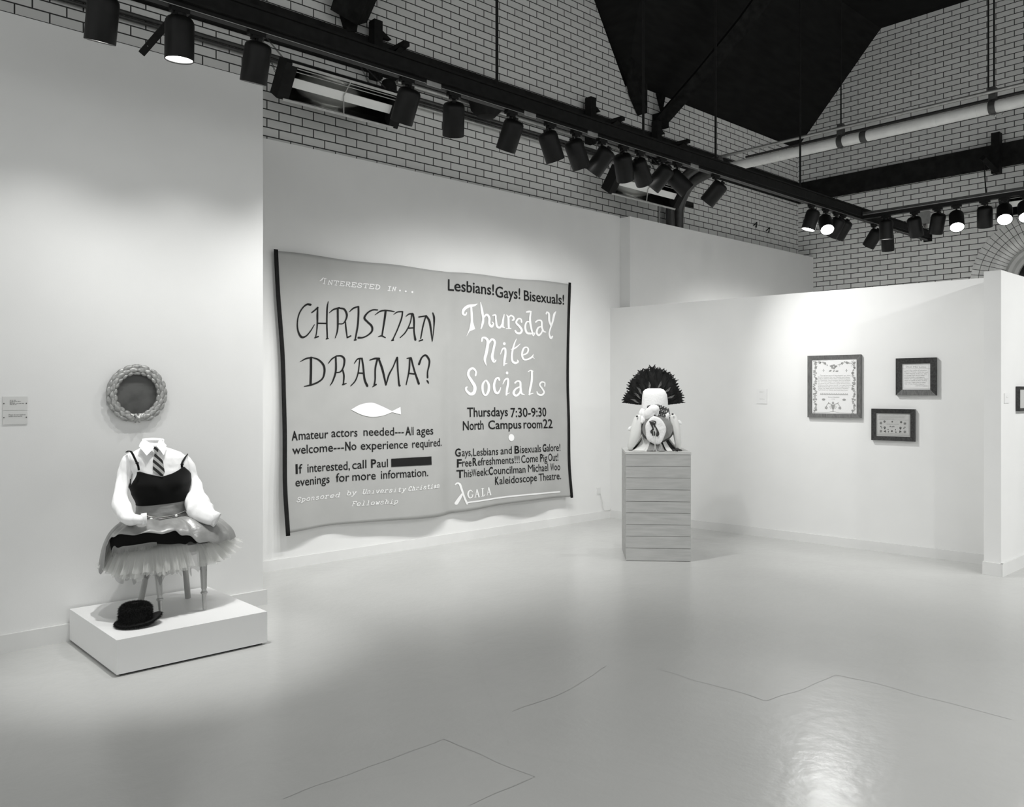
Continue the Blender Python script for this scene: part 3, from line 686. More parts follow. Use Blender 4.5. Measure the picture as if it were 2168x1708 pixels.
mb = MB(); mb.tube(catmull([(XP - .01, 5.66, ZPI), (XP - .01, 5.95, ZPI - .01), (XP - .01, 6.25, ZPI - .10), (XP - .01, 6.42, ZPI - .33), (XP - .01, 6.445, ZPI - .55), (XP - .01, 6.445, 3.3)], 30), .066, 18)
mb.build('elbow', M['pipedark'], o)
for y in (4.28, 2.76):
    h = MB().tube([(XP, y, ZPI - .07), (XP, y, ZPI + .19)], .02, 8); h.tube([(XP, y - .03, ZPI), (XP, y + .03, ZPI)], .066, 18); h.span((XP - .035, y - .03, ZPI + .07), (XP + .035, y + .03, ZPI + .19))
    c = h.build('pipe_clamp', M['darkmetal'], o)
    b = MB(); b.ball((XP, y - .02, ZPI - .085), .014); b.ball((XP, y - .09, ZPI - .085), .014); b.build('bolt', M['steel'], c)
for y in (4.28, 2.75, 2.80):
    MB().tube([(XP, y, ZPI + .15), (XP, y, 6.79)], .008, 8).build('hanger_rod', M['black'], o)
g2 = 'thin pipes above the large white pipe'
pipe('conduit', 'thin pale pipe running just above the large white hanging pipe', [(XP - .062, -2.5, 4.385), (XP - .062, 6.3, 4.385)], .018, M['steel'], 'conduit', group=g2)
pipe('conduit', 'thin dark pipe squeezed between the white hanging pipe and the pale one above it', [(XP + .056, -2.5, 4.345), (XP + .056, 5.5, 4.345)], .014, M['darkmetal'], 'conduit', group=g2)
pipe('pipe', 'dark pipe curving down the brick, left of the pipe from the roof', [(8.72, 5.7, 4.30), (8.72, 6.05, 4.28), (8.72, 6.33, 4.12), (8.715, 6.44, 3.85), (8.715, 6.44, 3.62), (8.715, 6.44, 3.3)], .058, M['pipedark'], sub=28)
pipe('pipe', 'thin grey pipe standing on the brick beside the curving dark pipes', [(8.62, YB - .02, 3.3), (8.62, YB - .02, 3.97)], .012, M['steel'])
pipe('pipe', 'slim dark pipe bending into the brick above the middle heater', [(8.66, 5.95, 4.36), (8.60, 6.25, 4.37), (8.54, 6.44, 4.34), (8.52, 6.50, 4.24)], .02, M['pipedark'], sub=14)
tag(MB().span((9.148, YB - .02, 3.957), (9.372, YB - .0005, 4.022)).build('vent_cover', M['void']), 'small black rectangular vent plate set in the brick courses', 'vent')
for x, z, lab in ((10.93, 3.945, 'tiny dark wire hook on the brick, left one of two near the corner'), (11.285, 3.915, 'tiny dark wire hook on the brick, right one of two near the corner')):
    mb = MB(); mb.tube([(x - .04, YB - .004, z - .02), (x - .01, YB - .04, z + .03), (x + .02, YB - .02, z + .005), (x + .04, YB - .004, z - .03), (x - .03, YB - .04, z - .03)], .007, 6, sub=16)
    tag(mb.build('wall_hook', M['iron']), lab, 'hook', 'wire hooks on the brick')
o = thing('junction_box', (11.84, 4.55, ZT + .12), 'grey electrical box with dangling wires at the far end of the long beam', 'electrical box')
bx = onx(1956, 461, 11.95)
ROOT[o.name] = bx; o.location = bx
MB().span(bx - Vector((.03, .075, .085)), bx + Vector((.03, .075, .085))).build('box', M['felt'], o)
for k in range(3):
    MB().tube([bx + Vector((-.01, -.03 + .012 * k, -.085)), bx + Vector((-.05, -.04 + .03 * k, -.2)), bx + Vector((-.03, .0 + .02 * k, -.27)), bx + Vector((-.02, .03, -.32))], .006, 6, sub=10).build('wire', M['darkmetal'], o)
pipe('conduit', 'horizontal pale conduit on the right-hand brick wall behind the lamps', [(XE - .03, 4.72, 3.90), (XE - .03, 2.7, 3.93)], .018, M['steel'], 'conduit')
p = ony(1030, 226, 6.3)
mb = MB(); mb.lathe([(.03, -.11), (.09, -.10), (.16, -.03), (.19, .08), (.2, .1)], 20, c=p, cap0=True, cap1=True)
tag(mb.build('dark_fitting', M['black']), 'dark rounded metal hood behind the long beam, right of the left heater', 'fitting')  # plain dark tapered form behind the beam
p = ony(823, 184, 6.40)
tag(MB().lathe([(.07, -.09), (.07, .02), (.055, .055), (.01, .065)], 18, c=p, cap0=True, cap1=True).build('motor_housing', M['black']), 'small dark rounded housing behind the right end of the left heater', 'housing')
o = thing('beam_strut', onp(300, 104, (1.7, 5.2, 3.6), Vector((0, 1, 0))), 'dark slanting strut with loose wires behind the second lamp from left', 'strut')
a0, a1 = ony(300, 106, 5.2), ony(372, 30, 5.0)
MB().tube([a0 + Vector((0, 0, -.02)), a1], .028, 4).build('bar', M['black'], o)
mb = MB(); mb.tube([ony(312, 98, 5.15), ony(335, 75, 5.12), ony(352, 55, 5.1), ony(380, 28, 5.0)], .006, 5, sub=12)
mb.build('wire', M['steel'], o)

# ------------------------------------------------------------------ the sewn banner
YBN = 6.428
def edge_l(t): return catmull([(3.256, 0, 2.669), (3.275, 0, 2.3), (3.315, 0, 1.75), (3.325, 0, 1.2), (3.318, 0, .72), (3.333, 0, .307)], 60)[int(round(t * 60))]
def edge_r(t): return catmull([(6.817, 0, 2.707), (6.80, 0, 2.3), (6.785, 0, 1.75), (6.783, 0, 1.2), (6.768, 0, .7), (6.794, 0, .322)], 60)[int(round(t * 60))]
def wav(x, z):
    k = max(0, min(1, (1.5 - z) / 1.2)); k2 = max(0, min(1, (z - 1.6) / .95))
    seam = .022 * math.exp(-((x - 5.12) / .09) ** 2) * (1 - .3 * k2)
    w = .006 * sin(x * 3.1 + z * .6) + (.012 + .03 * k) * (.5 + .5 * sin(x * 4.2 + .8 + z * .35)) + .012 * k * sin(x * 9.3 + 1.0) + .004 * sin(x * 13 + z * 1.2)
    return w * (1 - .97 * k2) - seam * 1.25 + .03 * k + .004 * sin(z * 2.2 + x) * (1 - k2)
def bp(x, z, lift=.004): return Vector((x, YBN - wav(x, z) - lift, z))
ban = thing('banner', (5.03, 6.44, .31), 'huge grey cloth banner sewn with black and white words, hung on the long white wall', 'banner')
def cloth_pt(u, v):
    L, R = edge_l(1 - v), edge_r(1 - v); x = L.x + (R.x - L.x) * u; z = L.z + (R.z - L.z) * u
    if v > .95: z += (.006 * sin(u * 23) - .012 * sin(u * pi)) * (v - .95) / .05
    if v < .04: z += .02 * sin(u * 9 + .5) * (.04 - v) / .04
    return bp(x, z, 0)
MB().grid(cloth_pt, 121, 61).build('cloth', M['cloth'], ban, solid=.002)
for e, s in ((edge_l, 1), (edge_r, 1)):
    mb = MB()
    def tp(u, v, e=e):
        p = e(1 - v); return bp(p.x - .014 + u * .036, p.z + (.012 if v > .99 else -.012 if v < .01 else 0), .006)
    mb.grid(tp, 5, 61).build('edge_tape', M['tape'], ban, solid=.006)

def z1(x, y): return (600 + x * .17561, 560 + y * .17561)
def z2(x, y): return (930 + x * .17564, 560 + y * .17564)
def z3(x, y): return (600 + x * .16605, 880 + y * .16605)
def z4(x, y): return (940 + x * .15223, 840 + y * .15223)
def onban(px, py, lift=.0045):
    p = ony(px, py, YBN - .03); return bp(p.x, p.z, lift)
def flat(px, py): p = ony(px, py, YBN - .03); return (p.x, p.z)
def words(name, zf, rows, m, bold=.004):
    mb = MB()
    for s, x0, y0, x1, y1, cap, bo in rows:
        a, b = flat(*zf(x0, y0)), flat(*zf(x1, y1)); top = flat(*zf(x0, y0 - cap))
        add_text(mb, s, a, b, top[1] - a[1], lambda x, z: bp(x, z, .0045), bold=((.0 if s in 'MW' else .024) if bo else bold))
    return mb.build(name, m, ban, sharp=180)
def strokes(name, zf, lst, m, discs=(), polys=()):
    mb = MB()
    for st in lst: add_stroke(mb, st, lambda x, y: onban(*zf(x, y)))
    for x, y, rx, ry in discs: add_disc(mb, x, y, rx, ry, lambda x, y: onban(*zf(x, y), .005))
    for p in polys: add_poly(mb, p, lambda x, y: onban(*zf(x, y), .005))
    return mb.build(name, m, ban, sharp=180)

CHR = [
 [(345,480,28),(300,478,22),(250,520,17),(205,600,16),(186,700,16),(195,800,20),(235,870,26),(290,860,18),(345,800,14),(392,722,10)],
 [(362,575,16),(400,545,18),(432,515,20)], [(432,510,12),(428,600,22),(428,690,18),(420,800,14),(405,880,12)], [(398,880,16),(438,865,18)], [(435,705,18),(530,707,18)],
 [(558,442,8),(545,520,18),(540,700,18),(545,880,16)], [(535,893,16),(556,888,14)],
 [(568,580,8),(620,540,18),(690,518,20)], [(672,530,24),(672,700,22),(665,800,18),(640,882,10)], [(690,522,18),(750,535,22),(782,600,24),(770,660,18),(735,708,14),(680,712,14)],
 [(765,690,14),(770,760,18),(785,880,14)], [(785,878,18),(828,858,18)],
 [(812,568,8),(860,525,20),(922,502,16)], [(922,505,22),(922,600,22),(910,750,22),(880,905,16)], [(872,908,18),(890,905,20)],
 [(1150,545,16),(1090,545,18),(1030,580,20),(992,640,24),(1030,690,24),(1078,740,24),(1080,800,22),(1030,850,18),(970,878,18),(920,880,26)],
 [(1118,605,8),(1180,562,18),(1240,550,18),(1300,555,16),(1355,565,10)], [(1248,555,26),(1235,650,24),(1200,850,18)], [(1152,868,8),(1195,858,18),(1240,880,12)],
 [(1345,600,8),(1390,570,16),(1450,565,16)], [(1455,565,16),(1440,650,18),(1390,780,16),(1330,905,16)], [(1320,912,20),(1338,908,20)],
 [(1495,622,10),(1530,595,16),(1575,590,20)], [(1565,600,14),(1545,700,14),(1490,810,16),(1422,880,12)], [(1580,595,22),(1592,680,22),(1590,800,18),(1605,905,26)], [(1520,765,16),(1585,760,16)],
 [(1650,630,16),(1740,615,18)], [(1735,620,16),(1700,740,18),(1670,890,14)], [(1650,920,14),(1692,905,18)], [(1740,615,20),(1780,680,26),(1800,800,20),(1812,925,8)], [(1822,580,14),(1838,640,24),(1835,760,14),(1815,920,8)],
 [(222,1168,8),(290,1132,18),(365,1118,16)], [(352,1120,28),(352,1280,28),(348,1450,28)], [(268,1468,8),(350,1452,22)], [(365,1118,12),(440,1145,20),(500,1210,24),(512,1290,24),(490,1370,20),(430,1420,20),(350,1452,20)],
 [(556,1190,10),(600,1135,16),(655,1100,16)], [(645,1110,20),(645,1280,22),(610,1400,18),(580,1455,8)], [(655,1100,14),(710,1100,20),(748,1140,24),(738,1230,20),(700,1290,16),(645,1300,14)],
 [(728,1270,18),(742,1340,20),(735,1445,16)], [(728,1445,20),(770,1432,12)],
 [(870,1190,10),(905,1140,16),(945,1130,20)], [(935,1140,14),(915,1300,16),(880,1400,16),(825,1462,12)], [(960,1130,22),(975,1230,20),(990,1380,24),(1022,1462,26)], [(915,1305,16),(985,1310,18)],
 [(1052,1150,12),(1110,1132,22),(1165,1130,18)], [(1140,1140,22),(1115,1250,20),(1112,1380,18),(1100,1460,18)], [(1080,1475,8),(1122,1445,20)], [(1155,1130,22),(1200,1270,26),(1238,1450,18)],
 [(1240,1450,14),(1275,1330,20),(1330,1230,16),(1375,1125,18)], [(1382,1120,24),(1388,1280,20),(1400,1440,22),(1410,1458,24)],
 [(1500,1130,10),(1545,1122,16)], [(1535,1130,18),(1525,1280,20),(1488,1448,12)], [(1550,1125,22),(1590,1280,20),(1640,1435,26)], [(1525,1310,16),(1585,1318,18)],
 [(1645,1200,26),(1680,1120,20),(1730,1092,24),(1772,1150,24),(1770,1210,20),(1750,1290,18),(1748,1360,22)], [(1738,1395,10),(1750,1410,22),(1762,1432,8)]]
strokes('black_lettering', z1, CHR, M['ink'])
THU = [
 [(480,470,6),(440,488,28),(370,500,36),(318,540,34),(308,590,28),(338,602,20),(350,578,14)], [(405,500,24),(412,600,28),(415,690,30),(408,760,40)],
 [(518,450,8),(535,550,28),(550,640,24),(545,700,28),(525,770,14)], [(552,640,16),(590,600,24),(622,640,26),(622,710,26),(650,745,30),(672,710,14),(655,690,10)],
 [(662,610,14),(695,608,20),(700,660,20),(712,740,26),(750,755,24),(785,700,24)], [(800,600,12),(785,670,24),(780,740,28),(805,760,8)],
 [(830,605,12),(850,640,24),(852,720,26),(855,760,24)], [(825,770,12),(880,768,12)], [(852,640,16),(880,612,18),(912,630,20),(915,660,22),(897,668,14)],
 [(1008,690,22),(1000,655,18),(965,655,20),(945,700,24),(985,745,26),(1010,790,26),(990,825,26),(950,820,24),(932,795,20)],
 [(1070,570,20),(1100,565,24),(1125,565,14)], [(1120,565,20),(1110,650,24),(1118,740,26),(1145,850,16)], [(1120,830,14),(1165,825,14),(1150,862,8)], [(1110,690,16),(1070,690,18),(1050,750,24),(1070,820,26),(1120,830,24)],
 [(1180,690,20),(1210,670,16),(1250,680,22),(1255,750,24),(1275,800,20),(1305,812,10)], [(1250,745,14),(1210,760,20),(1190,815,26),(1215,850,24),(1250,820,20),(1262,780,14)],
 [(1310,590,20),(1318,570,16),(1342,592,22),(1345,670,26),(1365,730,22)], [(1425,565,10),(1405,600,26),(1385,690,22),(1362,760,18),(1345,830,18),(1365,885,26),(1385,862,16)],
 [(535,920,20),(543,882,20),(580,885,28),(605,930,32),(590,1050,34),(570,1140,30),(588,1215,6)], [(605,960,18),(650,900,26),(685,930,26),(670,1020,26),(655,1110,32),(675,1165,34),(698,1150,12)],
 [(750,1080,8),(775,1020,18),(805,1010,24),(812,1060,26),(800,1140,30),(790,1215,16)], [(790,1200,16),(830,1190,8)],
 [(945,895,8),(915,970,20),(890,1080,24),(895,1160,26),(930,1185,28),(965,1170,18),(955,1150,12)], [(880,1020,10),(930,1005,18),(990,955,8)],
 [(1020,1090,16),(1070,1065,18),(1085,1020,20),(1065,995,14),(1030,1010,20),(1010,1080,24),(1030,1140,22),(1080,1140,20),(1130,1110,20),(1145,1080,6)], [(1130,1110,14),(1158,1132,6)],
 [(460,1335,22),(465,1290,22),(430,1250,26),(385,1270,28),(370,1330,30),(410,1400,36),(450,1470,40),(440,1540,40),(395,1560,36),(348,1520,26),(342,1485,22),(356,1475,14)],
 [(575,1395,16),(545,1450,26),(550,1540,26),(578,1575,20),(610,1530,28),(615,1450,28),(590,1400,20),(575,1395,16)],
 [(735,1390,22),(725,1365,20),(695,1380,22),(675,1450,26),(685,1525,30),(715,1550,26),(742,1510,14),(750,1480,8)],
 [(775,1440,8),(800,1390,18),(835,1375,22),(838,1430,26),(825,1500,28),(815,1570,20)], [(815,1565,12),(855,1545,8)],
 [(925,1425,22),(950,1405,18),(985,1415,24),(990,1480,26),(1000,1550,24),(1035,1570,8)], [(985,1470,16),(930,1500,22),(905,1550,30),(935,1580,26),(975,1550,22),(988,1510,14)],
 [(1080,1290,10),(1110,1275,16),(1135,1285,16)], [(1125,1285,24),(1120,1400,26),(1100,1500,26),(1090,1570,14)], [(1085,1565,14),(1135,1550,10)],
 [(1285,1465,14),(1285,1425,16),(1245,1415,20),(1220,1450,20),(1255,1500,22),(1275,1540,22),(1240,1572,22),(1195,1560,22),(1182,1530,12)]]
strokes('white_lettering', z2, THU, M['chalk'], discs=((798,952,17,18),(827,1305,16,18)), polys=([(400,690),(430,690),(455,775),(388,802),(347,868),(382,775)],))
words('black_headline', z2, [('Lesbians!',140,305,680,365,133,0),('Gays!',697,390,996,412,130,0),('Bisexuals!',1040,428,1525,480,120,0)], M['ink'], .012)
words('black_times', z4, [('Thursdays',340,278,890,266,128,0),('7:30-9:30',928,281,1430,270,126,0),('North',280,464,565,450,125,0),('Campus',628,448,1068,437,118,0),('room',1098,436,1360,434,118,0),('22',1375,434,1520,433,122,0)], M['ink'], .012)
for row in (
 [('A',108,313,186,311,115,1),('mateur',200,307,590,285,112,0),('actors',628,273,950,263,108,0),('needed---',1025,255,1530,247,104,0),('A',1550,247,1620,245,105,1),('ll',1630,245,1655,244,104,0),('ages',1692,243,1905,236,104,0)],
 [('welcome---',112,492,782,446,110,0),('N',797,442,862,440,108,1),('o',872,437,935,434,104,0),('experience',988,432,1575,411,104,0),('required.',1632,408,2022,383,100,0)],
 [('I',150,737,177,735,117,1),('f',190,734,240,730,115,0),('interested,',310,722,852,686,110,0),('call',880,680,1055,665,106,0),('P',1112,660,1176,657,102,1),('aul',1184,657,1320,649,102,0)],
 [('evenings',143,900,605,856,108,0),('for',682,846,845,832,108,0),('more',880,828,1168,808,106,0),('information.',1232,802,1820,765,104,0)]):
    words('black_notice_line', z3, row, M['ink'], .006)
mb = MB(); mb.grid(lambda u, v: onban(*z3(*(Vector((1360, 650)).lerp(Vector((1868, 622)), u).lerp(Vector((1360, 546)).lerp(Vector((1868, 516)), u), v))), .006), 16, 4).build('black_bar', M['ink'], ban)
for row in (
 [('G',185,830,250,826,105,1),('ays,',264,825,396,818,103,0),('Lesbians',410,822,755,804,103,0),('and',785,800,930,787,103,0),('B',965,785,1030,781,102,1),('isexuals',1040,780,1328,762,102,0),('G',1352,760,1412,757,100,1),('alore!',1420,757,1618,750,100,0)],
 [('F',205,980,262,976,108,1),('ree',268,970,385,964,106,0),('R',400,957,460,953,106,1),('efreshments!!!',470,955,1028,915,105,0),('C',1050,915,1105,912,103,0),('ome',1112,912,1278,897,103,0),('P',1310,898,1352,896,103,1),('ig',1360,896,1422,893,100,0),('Out!',1440,891,1588,886,102,0)],
 [('T',198,1128,282,1122,105,1),('his',290,1118,385,1110,105,0),('W',388,1109,449,1104,105,1),('eek:',452,1102,620,1086,104,0),('C',625,1085,682,1080,104,1),('ouncilman',690,1077,1100,1050,103,0),('M',1135,1041,1206,1037,102,1),('ichael',1214,1037,1432,1026,102,0),('W',1468,1023,1524,1020,100,1),('oo',1530,1020,1610,1017,100,0)],
 [('K',710,1220,760,1216,105,1),('aleidoscope',768,1214,1252,1162,103,0),('T',1278,1166,1346,1160,100,0),('heatre.',1348,1160,1618,1142,100,0)]):
    words('black_programme_line', z4, row, M['ink'], .004)
GAL = [[(392,1320,8),(372,1298,12),(345,1315,18),(335,1360,20),(350,1400,16),(380,1400,12),(392,1375,12),(392,1362,14)],[(372,1362,6),(404,1360,6)]]
for dx, dy in ((0, 0), (168, -26)):
    GAL += [[(450+dx,1288+dy,10),(430+dx,1390+dy,8)],[(452+dx,1288+dy,16),(478+dx,1388+dy,18)],[(437+dx,1355+dy,8),(470+dx,1352+dy,8)],[(418+dx,1396+dy,7),(440+dx,1392+dy,7)],[(465+dx,1392+dy,7),(490+dx,1388+dy,7)]]
GAL += [[(530,1275,18),(530,1378,18)],[(510,1275,7),(548,1272,7)],[(510,1382,7),(548,1376,9),(565,1352,8)]]
strokes('white_emblem', z4, [[(185,1225,14),(205,1203,22),(235,1215,26),(255,1280,26),(290,1400,24),(322,1485,28)],[(272,1335,18),(232,1410,36),(192,1484,42)],[(325,1482,20),(345,1466,20),(600,1428,22),(900,1380,22),(1200,1345,20),(1595,1318,20)]] + GAL, M['chalk'], discs=((928,565,38,50),))
def pen(name, rows, zf, m, width, shear):
    mb = MB()
    for s, x0, y0, x1, y1, cap in rows:
        add_pen(mb, s, (x0, -y0), (x1, -y1), cap, lambda x, y: onban(*zf(x, -y)), width, shear)
    return mb.build(name, m, ban, sharp=180)
o1 = pen('white_sponsor_line', [('Sponsored',148,1098,735,1036,58),('by',805,1013,930,1005,56),('University',998,996,1540,960,56),('Christian',1566,955,1975,908,54),('Fellowship',866,1150,1445,1110,56)], z3, M['chalk'], 8.5, .28)
o2 = pen('white_question_line', [('I',484,228,536,232,66),('NTERESTED',548,234,1190,296,50),('IN',1268,308,1380,318,48)], z1, M['chalk'], 10, .2)
strokes('white_dots', z1, [[(456,194,6),(480,178,13),(500,152,5)]], M['chalk'], discs=((1423,310,11,11),(1493,320,11,11),(1572,328,12,12)))
zr = lambda x, y: (560 + x * .38631, 500 + y * .38631)
mb = MB(); fo = catmull([(478, 950, 0), (530, 922, 0), (590, 912, 0), (640, 930, 0), (697, 958, 0)], 24) + [Vector((745, 935, 0)), Vector((747, 977, 0))] + catmull([(697, 964, 0), (645, 983, 0), (590, 990, 0), (535, 978, 0), (478, 950, 0)], 24)[:-1]
add_poly(mb, [(p.x, p.y) for p in fo], lambda x, y: onban(*zr(x, y), .006)); mb.build('white_fish', M['chalk'], ban, sharp=180)

# ------------------------------------------------------------------ wall labels and socket
def ticks(mb, place, u0, u1, v, h):
    u = u0
    while u < u1:
        w = random.uniform(.004, .016); w = min(w, u1 - u)
        add_poly(mb, [(u, v), (u + w, v), (u + w, v + h), (u, v + h)], place); u += w + .003
def label_card(name, label, place, w, h, rows, bold, group, pins=True):
    """PLACE(u, v, out) -> world; card lower left at (0, 0)."""
    o = thing(name, place(w / 2, 0, 0), label, 'label', group)
    mb = MB(); q = [(0, 0), (w, 0), (w, h), (0, h)]
    mb.loft([[place(u, v, .0006) for u, v in q], [place(u, v, .006) for u, v in q]], True, True, True); mb.build('card', M['cardpale'] if bold is None else M['card'], o)
    mb = MB()
    if bold:
        for s, u, v, u1, c in rows: add_text(mb, s, (u, v), (u1, v), c, lambda x, y: place(x, y, .0066), bold=.02)
        mb.build('print', M['print_'], o, sharp=180)
    else:
        for u, v, u1 in rows: ticks(mb, lambda x, y: place(x, y, .0066), u, u1, v, .0035)
        mb.build('print', M['printfaint'] if bold is None else M['print_'], o, sharp=180)
    if pins and bold is not None:
        for u in (.006, w - .006):
            MB().ball(place(u, h * .5, .007), .0032, 8, 5).build('pin', M['darkmetal'], o)
pl_ = lambda z: (lambda u, v, d: Vector((1.094 + u, YF - d, z + v)))
label_card('exhibit_label', 'upper clear label card with small print on the near wall at left', pl_(1.390), .126, .079, [(.036, .056, .066), (.036, .049, .092), (.036, .043, .06), (.036, .037, .108), (.036, .031, .07)], False, 'label cards on the near wall')
label_card('exhibit_label', 'lower clear label card with a short bold notice, on the near wall at left', pl_(1.309), .126, .079, [('Please do not touch or', .030, .052, .117, .0062), ('handle the artworks.', .030, .043, .100, .0062)], True, 'label cards on the near wall')
pr_ = lambda u0, z: (lambda u, v, d: P0 + PE * (u0 + u) + PN * d + Vector((0, 0, z + v)))
label_card('exhibit_label', 'upper faint label card on the partition, left of the tall framed sampler', pr_(1.862, 1.447), .115, .075, [(.034, .05, .06), (.034, .044, .085), (.034, .038, .07)], None, 'label cards on the partition')
label_card('exhibit_label', 'lower faint label card on the partition, left of the tall framed sampler', pr_(1.862, 1.371), .115, .075, [(.034, .05, .07), (.034, .044, .09)], None, 'label cards on the partition')
label_card('exhibit_label', 'faint label card on the return wall beside the frame cut by the right edge', lambda u, v, d: Vector((7.553 + u, 2.262 - d, 1.402 + v)), .126, .083, [(.034, .05, .06), (.034, .044, .085)], None, None)
so = thing('wall_socket', (7.356, YA - .01, .29), 'small white socket low on the banner wall near the corner, with a thin cable', 'socket')
MB().span((7.33, YA - .012, .30), (7.385, YA - .0005, .375)).build('cover_plate', M['base'], so)
MB().tube([(7.38, YA - .012, .305), (7.41, YA - .015, .22), (7.43, YA - .016, .12), (7.47, YA - .018, .098), (7.56, YA - .02, .1)], .004, 6, sub=14).build('cable', M['base'], so)

# ------------------------------------------------------------------ low white plinth
o = thing('plinth', (1.86, 5.04, 0), 'low square white plinth on the floor against the near wall', 'plinth')
MB().span((1.462, 4.63, 0), (2.262, YF - .025, .014)).build('recessed_base', M['recess'], o)
ZPL = .194
mb = MB(); mb.span((1.44, 4.612, .012), (2.285, YF - .022, ZPL)); mb.build('box', M['plinth'], o)

# ------------------------------------------------------------------ round frame over the figure
o = thing('round_frame', (1.826, YF, 1.3), 'round silver wreath frame with a cloudy dark picture, hung above the dressed chair', 'picture frame')
c = Vector((1.826, YF - .002, 1.483))
def ringp(r, a, y): return c + Vector((cos(a) * r, -y, sin(a) * r))
prof = [(.128, .004), (.126, .026), (.132, .034), (.150, .042), (.163, .038), (.173, .022), (.176, .002)]
MB().loft([[ringp(r, 2 * pi * k / 72, y) for r, y in prof] for k in range(73)], False).build('frame', M['silver'], o)
mb = MB()
for side in (1, -1):
    for k in range(10):
        for rr, ph, ang in ((.151, 0, 0), (.140, .5, -.38), (.165, .5, .38)):
            a0 = -pi / 2 + side * (.13 + (k + ph) * (pi - .22) / 10 + random.uniform(-.03, .03)); l = .060; w = .0165; i = len(mb.v); base = 0 if ang == 0 else -.0055
            for u, ww, hh in ((0, .15, .036), (.25, .95, .0405), (.55, 1, .0425), (.8, .65, .0445), (1, .06, .045)):
                aa = a0 + side * u * l * cos(ang) / .153; r = rr + u * l * sin(ang) * .45
                for s in (-1, -.5, 0, .5, 1): mb.v.append(ringp(r + s * ww * w, aa, hh + base + (.001, .001, .0028, .001, .001)[int(s * 2 + 2)] - (.0035 if abs(s) == 1 else 0)))
            for q in range(4):
                for s in range(4): mb.f.append((i + q * 5 + s, i + q * 5 + s + 1, i + q * 5 + s + 6, i + q * 5 + s + 5))
mb.tube([ringp(.128, -pi / 2 - .1, .04), ringp(.15, -pi / 2, .052), ringp(.174, -pi / 2 + .08, .03)], [.008, .008, .007], 10, flat=1.6)
mb.tube([ringp(.128, -pi / 2 + .1, .04), ringp(.15, -pi / 2, .053), ringp(.174, -pi / 2 - .08, .03)], [.008, .008, .007], 10, flat=1.6)
mb.build('laurel_leaves', M['silver'], o, solid=.002)
MB().poly([ringp(.1285, 2 * pi * k / 64, .010) for k in range(64)]).build('picture', M['cloudy'], o)

# ------------------------------------------------------------------ small chair under the clothes
def nz(p, s): return noise.noise(Vector(p) * s)
ch = thing('chair', (1.92, 5.1, ZPL), 'small silvery chair with turned front legs standing on the white plinth under the skirts', 'chair')
def leg(foot, top, front):
    f, t = Vector(foot), Vector(top); ax = t - f; L = ax.length
    if front:
        pr = [(.0095, 0), (.0105, .01), (.0135, .085), (.0145, .092), (.020, .096), (.020, .103), (.0155, .107), (.014, .114), (.018, .24), (.0225, L)]
        mb = MB(); mb.lathe(pr, 16, f, ax, True, True)
        for k in range(8):
            a = 2 * pi * k / 8; x = Vector((cos(a), sin(a), 0))
            mb.tube([f + ax.normalized() * .125 + x * .0145, f + ax.normalized() * (L - .02) + x * .0220], .003, 5)
    else:
        mb = MB(); mb.tube([f, f.lerp(t, .5) + Vector((0, -.006, 0)), t], [.0185, .018, .020], 12, flat=.8)
    return mb.build('leg', M['chairwood'], ch)
FL, FR_, BR, BL = onz(341, 1305, ZPL + .004), onz(433, 1290, ZPL + .004), onz(398, 1265, ZPL + .006), onz(297, 1277, ZPL + .008)
ZS = .60
leg(FL, ony(333, 1180, 4.945), True); leg(FR_, ony(430, 1168, 4.925), True)
leg(BR, ony(388, 1170, 5.17), False); leg(BL, ony(316, 1180, 5.19), False)
a, b = ony(333, 1172, 4.945), ony(430, 1160, 4.925)
x0, x1 = a.x - .02, b.x + .02
MB().span((x0, 4.92, ZS - .055), (x1, 5.20, ZS - .012)).build('seat_rail', M['chairwood'], ch)
mb = MB(); mb.grid(lambda u, v: Vector((x0 - .01 + (x1 - x0 + .02) * u, 4.91 + .30 * v, ZS - .011 + .035 * (sin(pi * u) * sin(pi * v)) ** .4)), 16, 16); mb.build('seat_pad', M['taffeta'], ch)

# ------------------------------------------------------------------ shirt, collar, tie, camisole
YT0 = 5.13
SEC = [(928 + 18, 302, 346, .050), (952, 288, 364, .058), (960, 273, 383, .066), (970, 270, 394, .074), (985, 274, 398, .080), (1000, 280, 398, .088), (1020, 277, 398, .094), (1040, 285, 393, .090), (1062, 294, 388, .082), (1092, 292, 391, .086), (1104, 290, 393, .09)]
def interp(tab, x):
    if x <= tab[0][0]: return tab[0][1:]
    for p, q in zip(tab, tab[1:]):
        if x <= q[0]:
            t = (x - p[0]) / (q[0] - p[0]); t = t * t * (3 - 2 * t) * .5 + t * .5
            return tuple(a + (b - a) * t for a, b in zip(p[1:], q[1:]))
    return tab[-1][1:]
def torso(th, y, grow=0.0):
    """Point of the torso at image row Y of the figure, round angle TH (0 right, -90 deg front)."""
    xl, xr, dp = interp(SEC, y); A, B = ony(xl, y, YT0), ony(xr, y, YT0)
    cx, hw = (A.x + B.x) / 2, (B.x - A.x) / 2 + grow; c, s = cos(th), sin(th)
    p = 2 / 2.4
    x = cx + hw * math.copysign(abs(c) ** p, c); yy = YT0 + (dp + grow) * math.copysign(abs(s) ** p, s)
    bust = 0
    if s < 0 and 1000 < y < 1045:
        k = sin(pi * (y - 1000) / 45)
        bust = .016 * k * (math.exp(-((x - cx + .075) / .045) ** 2) + math.exp(-((x - cx - .075) / .045) ** 2))
    return Vector((x, yy - bust, (A.z + B.z) / 2))
sh = thing('shirt', (1.92, 5.13, .78), 'white long-sleeved collared shirt worn upright on the chair, sleeves resting on the skirt', 'shirt')
